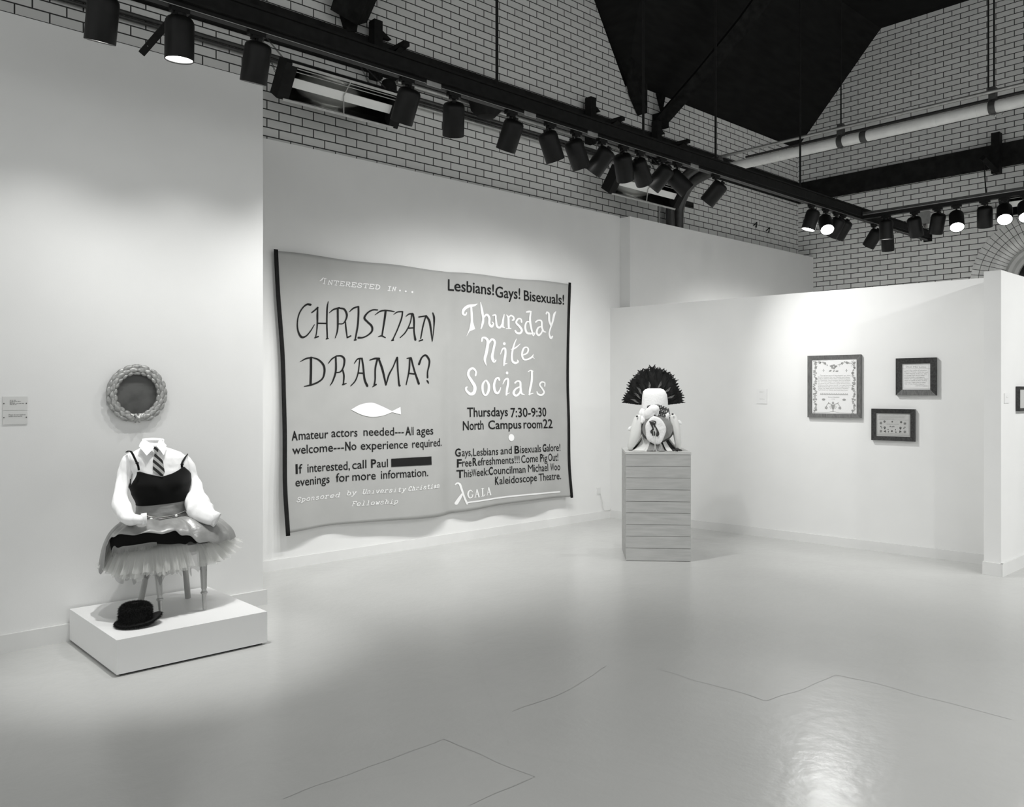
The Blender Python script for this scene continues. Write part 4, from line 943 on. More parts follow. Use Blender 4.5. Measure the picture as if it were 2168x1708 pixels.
def shirt_pt(u, v):
    y = 946 + (1102 - 946) * v; th = 2 * pi * u; p = torso(th, y)
    w = .0035 * nz((p.x * 1, p.y, p.z * .6), 16) + .0025 * nz((p.x, p.y, p.z), 38)
    return p + Vector((cos(th), sin(th), .2)) * w
MB().grid(shirt_pt, 72, 50, True).build('body', M['shirt'], sh, sharp=60)
def sleeve(pts, rad, seed, flat, nm='sleeve'):
    n = 60; P = catmull(pts, n); R = [p.x for p in catmull([(r, 0, 0) for r in rad], n)]; rings = []; m = 32
    u = Vector((1, 0, 0))
    for k, p in enumerate(P):
        t = (P[min(k + 1, n)] - P[max(k - 1, 0)]).normalized(); u = (u - t * u.dot(t)).normalized(); w = t.cross(u); ring = []
        for j in range(m):
            a = 2 * pi * j / m; d = u * cos(a) + w * sin(a) * flat; q = p + d * R[k]
            g = abs(nz(Vector((q.x * .8 + q.z * .6 + seed, q.y, q.z * .25 - q.x * .3)), 22)); rk = 1 + .10 * nz(q + Vector((seed, 0, 0)), 12) + .22 * (g - .25) + .05 * sin(k * .55 + 3 * cos(a)) * (1 if 18 < k < 40 else .4)
            ring.append(p + d * R[k] * rk)
        rings.append(ring)
    return MB().loft(rings, True, True, False).build(nm, M['shirt'], sh, sharp=70)
def P3(x, y, Y): return ony(x, y, Y)
SL = sleeve([P3(288, 972, 5.15), P3(273, 982, 5.15), P3(262, 1010, 5.14), P3(256, 1045, 5.09), P3(259, 1076, 5.00), P3(272, 1096, 4.93), P3(290, 1100, 4.88), P3(302, 1099, 4.87)], [.050, .050, .038, .040, .055, .046, .034, .030], 1.3, .8)
SR = sleeve([P3(384, 975, 5.15), P3(397, 988, 5.15), P3(408, 1016, 5.14), P3(415, 1045, 5.08), P3(419, 1068, 5.01), P3(428, 1084, 4.96), P3(444, 1095, 4.91), P3(452, 1099, 4.90)], [.048, .046, .037, .055, .077, .076, .050, .042], 5.1, .8)
for a, b, r, s in ((P3(299, 1099, 4.87), P3(311, 1098, 4.86), .031, SL), (P3(446, 1094, 4.91), P3(460, 1101, 4.885), .043, SR)):
    t = (b - a).normalized(); MB().tube([a, a.lerp(b, .3), b], [r * .96, r, r * 1.03], 24, cap=False, flat=.72).build('cuff', M['shirt'], s, solid=.004)
for s in (-1, 1):
    pass
# collar: stand and two wings
nb = torso(0, 946); cxn = (ony(302, 946, YT0).x + ony(346, 946, YT0).x) / 2; zc0 = nb.z; 
mb = MB(); rings = []
for v, (r, z) in enumerate(((.066, -.004), (.064, .012), (.060, .030), (.060, .046))):
    rings.append([Vector((cxn + r * cos(a), YT0 + r * .9 * sin(a) , zc0 + z - (.020 if v > 1 else 0) * max(0, -sin(a)) + (.006 if v > 1 else 0) * max(0, sin(a)))) for a in [2 * pi * k / 40 for k in range(40)]])
mb.loft(rings, True).build('collar_stand', M['shirt'], sh, solid=.003)
def wing(pts):
    mb = MB(); P = [ony(x, y, Y) for x, y, Y in pts]; mb.prism(P, (.0, -.004, .0)); return mb.build('collar_wing', M['shirt'], sh)
wing([(303, 929, 5.125), (318, 938, 5.075), (329, 950, 5.058), (321, 953, 5.050), (310, 964, 5.048), (294, 945, 5.07), (296, 939, 5.10)])
wing([(338, 927, 5.125), (343, 933, 5.09), (352, 942, 5.07), (349, 957, 5.05), (346, 963, 5.046), (338, 952, 5.052), (331, 947, 5.058), (334, 938, 5.08)])
MB().loft([[torso(-pi / 2 + d, y, .003) for d in (-.07, 0, .07)] for y in range(955, 1012, 4)], False).build('placket', M['shirt'], sh)
# necktie
ti = thing('necktie', (1.9, 5.04, .98), 'dark and pale striped necktie hanging from the shirt collar into the black camisole', 'necktie')
def tie_poly(rows, dy, nm):
    mb = MB(); ring = []
    for y, xl, xr in rows:
        A, B = ony(xl, y, 5.035 - dy), ony(xr, y, 5.035 - dy); m_ = (A + B) / 2
        ring.append([A, m_ + Vector((0, -.007, 0)), B, m_ + Vector((0, .006, 0))])
    mb.loft(ring, True, True, True); return mb.build(nm, M['stripe'], ti, sharp=60)
tie_poly([(946, 326, 334), (950, 324.5, 336), (956, 326, 334.5), (960, 328, 334)], .012, 'knot')
tie_poly([(958, 328, 335), (966, 325.5, 339), (976, 323.5, 345), (990, 323.5, 347.5), (1000, 324, 349), (1004, 333, 347), (1008, 342, 345)], .010, 'blade')
# camisole
cm = thing('camisole', (1.92, 5.13, .84), 'black velvet camisole with thin straps worn over the white shirt', 'camisole')
def cam_top(th):
    d = (math.degrees(th) + 360) % 360
    tab = [(0, 1006), (25, 1008), (90, 1010), (155, 1012), (180, 1020), (192, 1022), (204, 1008), (213, 994), (221, 993), (240, 999), (263, 1006), (280, 999), (298, 991), (305, 988), (314, 994), (330, 1002), (348, 1009), (360, 1006)]
    for p, q in zip(tab, tab[1:]):
        if d <= q[0]: return p[1] + (q[1] - p[1]) * (d - p[0]) / (q[0] - p[0])
def cam_pt(u, v):
    th = 2 * pi * u; y = cam_top(th); bot = 1063 - 2.5 * cos(th)
    return torso(th, y + (bot - y) * v, .011 + .003 * (1 - abs(2 * v - 1)))
MB().grid(cam_pt, 120, 24, True).build('bodice', M['velvet'], cm, solid=.003)
def strap(pts):
    P = catmull([ony(x, y, Y) for x, y, Y in pts], 20); mb = MB(); rings = []
    for k, p in enumerate(P):
        t = (P[min(k + 1, 20)] - P[max(k - 1, 0)]).normalized(); w = t.cross(Vector((0, 1, .35))).normalized() * .0058; n = t.cross(w).normalized() * .0025
        rings.append([p + w + n, p + w - n, p - w - n, p - w + n])
    mb.loft(rings, True, True, True); st = mb.build('strap', M['velvet'], cm)
    q = P[14]; MB().tube([q - Vector((.008, .003, 0)), q + Vector((.008, -.003, 0))], .005, 8).build('slider', M['velvet'], st); return st
strap([(268, 957, 5.14), (273, 954.5, 5.10), (279, 958, 5.062), (287, 974, 5.045), (292, 985, 5.042), (294, 995, 5.048)])
strap([(397, 962, 5.14), (393, 967, 5.09), (387, 977, 5.062), (385, 984, 5.055), (386, 991, 5.058)])

# ------------------------------------------------------------------ skirt: waistband, taffeta overskirt, lining, fringe; petticoat
wl, wr = ony(291, 1092, YT0), ony(391, 1092, YT0); SX, SZ = (wl.x + wr.x) / 2, wl.z; RW = (wr.x - wl.x) / 2 + .008
SY = 5.12
def cyc(tab, d):
    d %= 360; t = tab + [(tab[0][0] + 360, tab[0][1])]
    if d < t[0][0]: d += 360
    for p, q in zip(t, t[1:]):
        if d <= q[0]:
            u = (d - p[0]) / (q[0] - p[0]); u = u * u * (3 - 2 * u); return p[1] + (q[1] - p[1]) * u
    return t[0][1]
HEMZ = [(0, .572), (25, .56), (60, .56), (90, .56), (130, .53), (165, .48), (180, .450), (188, .475), (197, .62), (206, .680), (218, .698), (240, .702), (262, .692), (278, .660), (292, .612), (315, .588), (340, .578)]
HEMR = [(0, .455), (45, .40), (90, .315), (135, .31), (180, .350), (215, .37), (245, .33), (270, .30), (300, .325), (330, .40)]
sk = thing('skirt', (SX, SY, .5), 'full grey taffeta skirt with black lining and fringe, lifted at the front over the chair', 'skirt')
def waist(th, y, g=.006): return torso(th, y, g)
MB().grid(lambda u, v: (lambda p: p + Vector((cos(2 * pi * u), sin(2 * pi * u), 0)) * (.004 * nz((p.x * 2, p.y, p.z * 5), 9) + .002))(waist(2 * pi * u, 1061 + 33 * v, .008)), 80, 10, True).build('waistband', M['taffeta'], sk, sharp=60)
def over(u, v):
    th = 2 * pi * u; d = math.degrees(th); R = cyc(HEMR, d); zh = cyc(HEMZ, d); w = waist(th, 1092, .007); rw = Vector((w.x - SX, w.y - SY, 0)).length
    f = 1 - (1 - v) ** 1.5; g = v ** 2.1
    r = rw + (R - rw) * f; z = w.z + .006 * sin(pi * min(1, v * 2.2)) - (w.z - zh) * g
    wr = (1 - .55 * v * v) * .024 * nz((cos(th) * 2.2, sin(th) * 2.2, v * .9), 1.6) + .012 * nz((cos(th) * 5, sin(th) * 5, v * 1.2), 1.5) * min(1, v * 3) + .007 * sin(th * 17 + 3 * nz((cos(th), sin(th), v), 2)) * v
    tuck = .018 * math.exp(-((v - .72) / .12) ** 2) * max(0, sin(radians(d) * 9 + 1.0)) * (1 if 285 < d < 350 else .2)
    m_ = min(1, v * 2.5) * (1 - .4 * v * v)
    return Vector((SX + cos(th) * (r + wr * .5 * m_), SY + sin(th) * min(r + wr * .4 * m_, .345), z + wr * m_ - tuck))
MB().grid(over, 240, 40, True).build('overskirt', M['taffeta'], sk, sharp=80)
DROP = [(0, .0), (90, 0.0), (178, .0), (190, .03), (199, .045), (212, .078), (240, .066), (262, .070), (274, .052), (284, .024), (292, .0), (320, -.01)]
def lin(u, v):
    th = radians(199 + 112 * u); d = math.degrees(th); p = over(th / (2 * pi), .93); R = cyc(HEMR, d)
    q = Vector((SX + cos(th) * R * .98, SY + sin(th) * min(R * .98, .34), cyc(HEMZ, d) - cyc(DROP, d)))
    return p.lerp(q, v) + Vector((cos(th), sin(th), 0)) * (-.010 + .006 * sin(th * 7) * v)
MB().grid(lin, 90, 8).build('lining', M['lining'], sk, sharp=80)
mb = MB()
for k in range(230):
    u = .005 + .40 * k / 229; p = lin(u, 1.0) + Vector((0, -.006, .004)); L = .030 * (1 - max(0, u - .33) * 8) + random.uniform(-.002, .002)
    q = p + Vector((random.uniform(-.003, .003), random.uniform(-.004, .0), -max(L, .004))); mb.tube([p, q], .0011, 4)
mb.tube([lin(.005 + .40 * k / 40, .97) + Vector((0, -.006, .004)) for k in range(41)], .0032, 5)
mb.build('fringe', M['fringe'], sk)
pt = thing('petticoat', (SX, SY, .4), 'pale layered tulle petticoat hanging below the grey skirt', 'petticoat')
def tulle(nm, m, R0, Z0, hem, rad, pl, seed, gaps=(), a0=0, a1=360, rag=.012):
    mb = MB(); n = 420; nv = 9
    def pt_(d, v):
        th = radians(d); R = cyc(rad, d); ry = min(R, .335)
        w = sin(th * pl + 2.5 * noise.noise(Vector((cos(th) * 3, sin(th) * 3, seed)))) + .5 * sin(th * pl * 2.3 + seed)
        k = .35 + .65 * v; r = 1 + .075 * w * k * v
        zh = cyc(hem, d) + rag * noise.noise(Vector((cos(th) * 9, sin(th) * 9, seed + 4)))
        f = v ** .7
        x = SX + cos(th) * (R0 + (R - R0) * f) * r; y = SY + sin(th) * (R0 * .85 + (ry - R0 * .85) * f) * r
        return Vector((x, y, Z0 + (zh - Z0) * (v ** 1.25)))
    i0 = 0
    for k in range(n):
        da, db = a0 + (a1 - a0) * k / n, a0 + (a1 - a0) * (k + 1) / n
        if any(g0 < (da % 360) < g1 for g0, g1 in gaps): continue
        i = len(mb.v)
        for v in range(nv): mb.v += [pt_(da, v / (nv - 1)), pt_(db, v / (nv - 1))]
        for v in range(nv - 1): mb.f.append((i + 2 * v, i + 2 * v + 1, i + 2 * v + 3, i + 2 * v + 2))
    return mb.build(nm, m, pt, sharp=80)
HM = [(0, .545), (40, .51), (90, .49), (140, .47), (180, .485), (205, .465), (240, .478), (268, .475), (285, .485), (300, .485), (318, .487), (340, .515)]
RD = [(0, .475), (60, .36), (90, .31), (140, .30), (180, .332), (215, .348), (250, .315), (275, .29), (300, .30), (330, .405)]
tulle('outer_layer', M['tulle'], .245, .615, HM, RD, 37, 1.0, gaps=((283, 299),))
tulle('middle_layer', M['tulle'], .242, .61, [(a, z - .022) for a, z in HM], [(a, r * .93) for a, r in RD], 29, 3.0, gaps=((286, 297),), rag=.02)
tulle('inner_layer', M['tulle'], .24, .60, [(a, z - .03) for a, z in HM], [(a, r * .86) for a, r in RD], 23, 7.0, gaps=((281, 303),), rag=.035)
tulle('dark_layer', M['tulle2'], .238, .59, [(a, z - .045) for a, z in HM], [(a, r * .80) for a, r in RD], 19, 11.0, gaps=((270, 285), (318, 358)), rag=.06)
# chain belt
cb = thing('chain_belt', (SX, 5.02, .77), 'chain belt with pearls slung across the grey skirt below the waistband', 'belt')
def belt(dy, y0):
    return catmull([ony(x, y + dy, Y) for x, y, Y in ((296, 1087, 5.06), (306, 1092, 5.02), (318, 1095, 5.005), (335, 1096, 4.995), (352, 1094, 5.0), (368, 1091, 5.008), (380, 1087, 5.02), (394, 1081, 5.06))], y0)
for dy in (0, 3.2):
    mb = MB()
    for k, p in enumerate(belt(dy, 56)):
        q = p + Vector((0, -.012, .004)); mb.ball(q, .0052, 8, 5, (1.25, 1, .8))
    mb.build('chain', M['chain'], cb)
for x, y, Y in ((320, 1098.5, 4.985), (373, 1091.5, 4.99), (400, 1086, 5.03), (396, 1083, 5.04)):
    MB().ball(ony(x, y, Y - .012), .0085, 12, 8).build('pearl', M['pearl'], cb)

# ------------------------------------------------------------------ fur hat on the plinth
hc = onz(287, 1323, ZPL); hat = thing('fur_hat', hc, 'black fluffy fur hat with upturned brim lying on the plinth before the chair', 'hat')
def fur(mb, p, n, L, w):
    n = (n + Vector((random.uniform(-.5, .5), random.uniform(-.5, .5), random.uniform(-.6, .3)))).normalized()
    t = n.cross(Vector((random.uniform(-1, 1), random.uniform(-1, 1), random.uniform(-1, 1)))).normalized() * w; i = len(mb.v)
    b = n.cross(t).normalized() * w * .6
    e_ = p + n * L + Vector((0, 0, -L * .25)); e_.z = max(e_.z, ZPL + .002)
    mb.v += [p - t, p + t, p + b, e_]; mb.f += [(i, i + 1, i + 3), (i + 1, i + 2, i + 3), (i + 2, i, i + 3)]
tilt = Vector((0, 0, 1))
crown = [(.080, .008), (.083, .03), (.080, .07), (.078, .095), (.072, .110), (.052, .120), (.026, .123), (.002, .124)]
def hp(r, h, a, sx=1): return hc + Vector((cos(a) * r, sin(a) * r * .95, h - .002))
mb = MB(); mb.loft([[hp(r, h, 2 * pi * k / 40) for k in range(40)] for r, h in crown], True, True, True); cr = mb.build('crown', M['fur'], hat)
mb = MB()
for _ in range(6500):
    s = random.random() ** .8 * (len(crown) - 2); k = int(s); u = s - k; r = crown[k][0] + (crown[k + 1][0] - crown[k][0]) * u; h = crown[k][1] + (crown[k + 1][1] - crown[k][1]) * u
    a = random.uniform(0, 2 * pi); dr, dh = crown[k + 1][0] - crown[k][0], crown[k + 1][1] - crown[k][1]
    n = Vector((cos(a) * dh, sin(a) * dh, -dr)).normalized(); fur(mb, hp(r, h, a), n, random.uniform(.011, .022), .0013)
mb.build('crown_fur', M['fur'], cr)
def brim(a, v):
    up = .045 * max(0, cos(a + .3)) ** 4 ; r = .080 + .022 * v + .030 * v * max(0, cos(a + .3)) ** 4
    return hc + Vector((cos(a) * r, sin(a) * r * .95, .014 + up * v ** 1.5 + .012 * (1 - v) + .004 * sin(3 * a) * v))
mb = MB(); mb.grid(lambda u, v: brim(2 * pi * u, v), 48, 6, True); br = mb.build('brim', M['fur'], hat, solid=.012)
mb = MB()
for _ in range(6000):
    a = random.uniform(0, 2 * pi); v = random.random() ** .6; p = brim(a, v); n = Vector((cos(a) * (.3 + v), sin(a) * (.3 + v), random.choice((.7, .7, -.12)))).normalized(); fur(mb, p, n, random.uniform(.010, .020), .0013)
mb.build('brim_fur', M['fur'], br)

# ------------------------------------------------------------------ oak pedestal
PA, PB = onz(1325, 1187), onz(1463, 1189); ER = (PB - PA).normalized(); EB = Vector((-ER.y, ER.x, 0)); PW = (PB - PA).length; PD, PH = .60, .962
pc = (PA + PB) / 2 + EB * PD / 2
ped = thing('pedestal', pc, 'tall pale wooden pedestal faced with nine horizontal boards, standing on the open floor', 'pedestal')
AX = (ER, EB, UP)
def pb(x, y, z): return PA + ER * x + EB * y + UP * z
MB().box(pb(PW / 2, PD / 2 + .006, PH / 2 - .015), (PW - .03, PD - .03, PH - .032), AX).build('body', M['oak'], ped)
lines = [961, 986.6, 1011, 1036, 1061, 1085, 1110, 1134.4, 1159.7, 1187]
zs = [EYE - (y - CY) / FPX * (PA.dot(FW)) for y in lines]; zs[-1] = .002; zs[0] = PH - .021
for a, b in zip(zs, zs[1:]):
    o = MB().box(pb(PW / 2, .008, (a + b) / 2), (PW - .002, .016, a - b - .0035), AX).build('board', M['oak'], ped)
MB().box(pb(.007, PD / 2 + .016, (PH - .02) / 2), (.012, PD - .034, PH - .024), AX).build('side_panel', M['oak'], ped)
MB().box(pb(PW - .007, PD / 2 + .016, (PH - .02) / 2), (.012, PD - .034, PH - .024), AX).build('side_panel', M['oak'], ped)
MB().box(pb(PW / 2, PD / 2, PH - .010), (PW + .004, PD + .004, .02), AX).build('top', M['oaktop'], ped)

# ------------------------------------------------------------------ feathered figure on the pedestal
tc_ = pc + UP * PH
fg = thing('costume_figure', tc_, 'white feather-fanned costume figure bowed over on top of the wooden pedestal', 'sculpture')
def Q(x, y, off=0.0):
    """Point seen at (x, y) on the upright plane OFF behind the pedestal's middle."""
    return onp(x, y, tc_ + EB * off, EB)
def shell(rows, dep, off, n=24, back=1.0, amp=0, sc=30, sq=2.2):
    """Rounded body from image rows (y, left, right), DEP its depth in metres."""
    mb = MB(); rings = []
    for k, (y, xl, xr) in enumerate(rows):
        A, B = Q(xl, y, off), Q(xr, y, off); m_ = (A + B) / 2; hw = (B - A).length / 2; d = dep[k] if isinstance(dep, (list, tuple)) else dep; ring = []
        for j in range(n):
            a = 2 * pi * j / n; c, s = cos(a), sin(a); p = m_ + ER * hw * math.copysign(abs(c) ** (2 / sq), c) + EB * d * math.copysign(abs(s) ** (2 / sq), s) * (back if s > 0 else 1)
            if amp: p += (p - m_).normalized() * amp * noise.noise(p * sc)
            ring.append(p)
        rings.append(ring)
    return mb.loft(rings, True, True, True)
# fan of feathers
fcx, fcy = 1384, 862
def feather(ang, L, w, off, m, seed):
    c = Q(fcx, fcy, off); ux = Q(fcx + 10, fcy, off) - c; ux.normalize()
    d = (ux * cos(ang) + UP * sin(ang)).normalized(); s = (UP * cos(ang) - ux * sin(ang)); rnd = random.Random(seed); n = 16; i0 = None
    mb = MB(); r0 = .10
    spine = [c + d * (r0 + (L - r0) * k / n) + EB * (.010 * sin(pi * k / n) ) for k in range(n + 1)]
    for sd in (1, -1):
        for k in range(n * 2):
            u = k / (n * 2); p = spine[0].lerp(spine[-1], u) + EB * .01 * sin(pi * u)
            ww = w * (.45 + .75 * u) * (1 if u < .86 else 1.0) * rnd.uniform(.82, 1.1)
            q = p + s * sd * ww + d * (.022 + .012 * rnd.random()); e = p + d * ((L - r0) / (n * 2) * 1.5); i = len(mb.v)
            mb.v += [p, e, q + d * .012 + EB * rnd.uniform(-.003, .003), q + EB * rnd.uniform(-.003, .003)]; mb.f.append((i, i + 1, i + 2, i + 3))
    for k in range(26):
        p = spine[-1] - d * rnd.uniform(.0, .03) + s * rnd.uniform(-.016, .016); a2 = rnd.uniform(-.6, .6); q = p + (d * cos(a2) + s * sin(a2)) * rnd.uniform(.018, .034); i = len(mb.v)
        t = s * .0022; mb.v += [p - t, p + t, q]; mb.f.append((i, i + 1, i + 2))
    mb.tube([spine[0], spine[n // 2], spine[-1]], [.0028, .002, .001], 5)
    return mb.build('feather', m, fg, sharp=180)
nf = 36
for k in range(nf):
    ang = radians(14 + 152 * k / (nf - 1)); sn = sin(ang)
    Lp = 69 + 20 * max(0, (sn - .55) / .45) ** 1.3
    L = (Q(fcx + Lp * cos(ang), fcy - Lp * sn, .12) - Q(fcx, fcy, .12)).length * random.uniform(.95, 1.03) - .035
    feather(ang, L, .024, .12 + .007 * (k % 3), M['feather'], k)
for ang, L in ((158, .25), (141, .25), (127, .27), (28, .25), (48, .27), (98, .27), (72, .28)):
    a = radians(ang); c = Q(fcx, fcy, .105); ux = (Q(fcx + 10, fcy, .105) - c).normalized(); d = ux * cos(a) + UP * sin(a); s = UP * cos(a) - ux * sin(a); mb = MB()
    for j in range(4):
        p = c + d * (L - .07 - .012 * j) + s * (.005 * j); mb.tube([p, p + d * .02 + s * .003, p + d * .045 + s * .012 * (1 - j * .3)], [.0016, .0014, .0005], 5)
    mb.build('pale_barbs', M['featherpale'], fg)
# cotton-wool body and tuft
shell([(822, 1372, 1398), (824, 1366, 1405), (828, 1362, 1409), (836, 1360, 1412), (848, 1359, 1413.5), (860, 1358.5, 1414), (872, 1357, 1415), (884, 1358, 1416), (892, 1360, 1414)], [.03, .06, .085, .10, .105, .11, .11, .10, .08], .02, 32, amp=.006, sc=22).build('cotton_body', M['cotton'], fg, sharp=90)
mb = MB(); pts = [Q(1364, 884, -.10), Q(1372, 877, -.13), Q(1381, 868, -.145), Q(1388, 866, -.14), Q(1390, 874, -.13), Q(1389, 882, -.12)]
mb.tube(pts, [.030, .044, .046, .040, .028, .02], 20, sub=24, flat=.85)
mb.v = [p + Vector((1, 1, 1)) * .006 * noise.noise(p * 40) for p in mb.v]; mb.build('cotton_tuft', M['cotton'], fg, sharp=90)
mb = MB(); pts = [Q(1362, 866, -.08), Q(1359, 876, -.09), Q(1358, 882, -.09)]; mb.tube(pts, [.022, .03, .02], 14, sub=10); mb.build('cotton_tuft', M['cotton'], fg, sharp=90)
# beaded net shawl
def netp(u, v):
    x = 1370 + 46 * u + 6 * v * (u - .3); y = 855 + 4 * (1 - sin(pi * u)) + v * (23 + 3 * u) + 6 * u * u * (1 - v); return Q(x, y, -.112 - .02 * sin(pi * u) - .012 * v)
MB().grid(netp, 24, 12).build('beaded_net', M['net'], fg, sharp=90, solid=.004)
# felt drum head with white face disc
A = Q(1355, 906, 0); B = Q(1423, 906, 0); mid = Q(1388.5, 906, 0); hr = (B - A).length / 2
mb = MB(); rings = []
for d, k in ((.09, .9), (.06, .98), (-.04, 1.0), (-.13, .97), (-.15, .93)):
    rings.append([mid + EB * d + ER * hr * k * cos(2 * pi * j / 40) + UP * .118 * k * sin(2 * pi * j / 40) for j in range(40)])
mb.loft(rings, True, True, True).build('felt_drum', M['felt'], fg)
mb = MB()
for a0 in (0,):
    ring = [mid - EB * .145 + ER * hr * .99 * cos(2 * pi * j / 48) + UP * .12 * sin(2 * pi * j / 48) - UP * .001 for j in range(49)]
    mb.tube(ring[22:47], .006, 6)
mb.build('drum_edging', M['lace'], fg)
fc = Q(1388, 911, -.185); fx = (Q(1409.5, 911, -.185) - fc).length
mb = MB(); rings = []
for r, d in ((1.0, .035), (1.02, .012), (.97, -.004), (.85, -.010), (.6, -.008), (.3, -.012), (.02, -.012)):
    rings.append([fc + EB * d + ER * fx * r * (1 + .05 * sin(5 * a + 1)) * cos(a) + UP * .124 * r * (1 + .04 * sin(4 * a)) * sin(a) for a in [2 * pi * j / 48 for j in range(48)]])
mb.loft(rings, True, True, True)
mb.v = [p + EB * .004 * noise.noise(p * 30) for p in mb.v]; mb.build('face_disc', M['cotton'], fg, sharp=80)
mb = MB(); pl2 = lambda x, y: Q(x, y, -.2025)
zq = lambda x, y: (1300 + x * .07841, 840 + y * .07841)
for st in ([(960, 665, 14), (985, 700, 26), (1020, 760, 30), (1045, 830, 26), (1060, 900, 24), (1050, 980, 30), (1050, 1030, 26)], [(965, 660, 10), (1040, 650, 16), (1115, 670, 22), (1110, 715, 20), (1090, 770, 26), (1140, 850, 26), (1175, 930, 32), (1180, 1000, 50), (1165, 1040, 40)],
           [(1010, 700, 30), (1050, 720, 50), (1080, 740, 36)], [(1090, 940, 16), (1100, 1000, 22), (1095, 1040, 16)], [(1045, 870, 16), (1010, 930, 34), (1010, 970, 26)]):
    add_stroke(mb, [(x, y, w * 1.7) for x, y, w in st], lambda x, y: pl2(*zq(x, y)))
mb.build('dark_stain', M['stain'], fg, sharp=180)
# sleeves, shoulders
def arm(rows, nm, off, dep):
    mb = shell(rows, dep, off, 24, amp=.006, sc=18); return mb.build(nm, M['muslin'], fg, sharp=80)
arm([(878, 1347, 1356), (884, 1343, 1358), (895, 1339.5, 1359), (908, 1335, 1360), (920, 1332.5, 1358), (932, 1330, 1353), (944, 1329, 1344), (952, 1331, 1338)], 'sleeve', -.10, [.03, .05, .065, .07, .07, .065, .05, .03])
arm([(876, 1419, 1427), (882, 1417, 1432), (893, 1418, 1436), (906, 1421, 1440), (920, 1425, 1441.5), (934, 1428, 1442), (946, 1430, 1441.5), (951, 1432, 1440)], 'sleeve', -.10, [.03, .05, .06, .065, .065, .06, .05, .03])
for x, y in ((1348.5, 881), (1424, 876.5)):
    mb = MB(); mb.ball(Q(x, y, -.16), .014, 10, 6, (1, .6, .6)); mb.build('epaulette', M['lace'], fg)
for pts in ([(1336, 903), (1332, 909), (1331, 912)], [(1436, 890), (1440, 895), (1443, 898)]):
    mb = MB(); mb.tube([Q(x, y, -.12) for x, y in pts], [.01, .014, .007], 10, sub=6); mb.build('cotton_tip', M['cotton'], fg)
for rows, nm in (([(879, 1353, 1365), (886, 1352, 1370), (893, 1353, 1367), (898, 1355, 1360)], 'collar_puff'), ([(871, 1405, 1416), (878, 1404.5, 1418), (885, 1405, 1417), (888, 1408, 1415)], 'collar_puff')):
    shell(rows, [.02, .04, .04, .02], -.10, 20, amp=.006, sc=30).build(nm, M['cotton'], fg, sharp=90)
MB().ball(Q(1359, 894, -.15), .012, 10, 6).build('button', M['pearl'], fg)
# gown spread on the pedestal top
def gown(u, v):
    a = -pi - .05 + (pi + .1) * u; top = .16; rx = .10 + (.235 - .10) * v; x = cos(a) * rx * 1.02; y = sin(a) * (.07 + .13 * v); w = .016 * sin(a * 11 + .7) * v
    c = Q(1386, 930, 0); c.z = tc_.z; gap = max(0, 1 - abs(u - .27) / .05) + max(0, 1 - abs(u - .80) / .04)
    return c + ER * (x + w) + EB * (y + w - .02) + UP * (.003 + max(0, 1 - v) ** 1.6 * .14 + .012 * (1 - v) * sin(a * 9))
mb = MB(); nu = 64
for a0, a1 in ((.0, .07), (.15, .40), (.62, .74), (.88, 1.0)):
    mb.grid(lambda u, v: gown(a0 + (a1 - a0) * u, v), 18, 10)
mb.build('gown', M['muslin'], fg, sharp=80, solid=.003)
mb = MB(); mb.grid(lambda u, v: gown(u, v * .93) + EB * .03, 60, 10); mb.build('dark_underskirt', M['lace'], fg, sharp=80)
MB().grid(lambda u, v: gown(.40 + .20 * u, .45 + .60 * v) + UP * .006 + EB * -.006, 16, 6).build('grey_panel', M['felt'], fg, sharp=80, solid=.002)
# hanging strings
for pts in ([(1383, 910), (1384.5, 925), (1386, 940), (1385, 950), (1383, 954.5)], [(1387.5, 905), (1388, 925), (1387.5, 945), (1389, 951), (1391, 955)], [(1359, 922), (1362, 935), (1360, 942), (1354, 946)], [(1398, 936), (1400, 947), (1398, 953), (1392, 955), (1388, 954)]):
    MB().tube(catmull([Q(x, y, -.215 if k < 3 else -.235) for k, (x, y) in enumerate(pts)], 24), .0021, 6).build('string', M['string'], fg)
mb = MB(); c = Q(1434, 953, -.22); c.z = tc_.z + .004
for k in range(26):
    a = random.uniform(0, pi); r = random.uniform(.02, .05); mb.tube([c + UP * .03 * random.random(), c + ER * cos(a) * r + UP * (.005 + .03 * random.random() * (1 - r * 15)) - EB * .03 * random.random()], .005, 5)
mb.build('lace_scrap', M['lace'], fg)

# ------------------------------------------------------------------ framed samplers
def framed(name, label, place, w, h, bw, thick, fm, lm, group, bottom=None, bevel=.0):
    """PLACE(u, v, out): u right, v up from the lower left corner, out from the wall."""
    o = thing(name, place(w / 2, 0, 0), label, 'framed sampler', group)
    for nm, q in (('left', [(0, 0), (0, h), (bw, h - bw), (bw, bw)]), ('right', [(w, h), (w, 0), (w - bw, bw), (w - bw, h - bw)]), ('top', [(0, h), (w, h), (w - bw, h - bw), (bw, h - bw)]), ('bottom', [(w, 0), (0, 0), (bw, bw), (w - bw, bw)])):
        z0 = [.0008] * 4; z1 = [thick, thick, thick - .006, thick - .006]
        MB().loft([[place(u, v, d) for (u, v), d in zip(q, z0)], [place(u, v, d) for (u, v), d in zip(q, z1)]], True, True, True).build('frame_rail', bottom if (nm == 'bottom' and bottom) else fm, o)
    MB().quad(*(place(u, v, thick - .014) for u, v in ((bw - .003, bw - .003), (w - bw + .003, bw - .003), (w - bw + .003, h - bw + .003), (bw - .003, h - bw + .003)))).build('sampler_cloth', lm, o)
    return o
def onpart(u0, z0): return lambda u, v, d: P0 + PE * (u0 + u) + PN * d + Vector((0, 0, z0 + v))
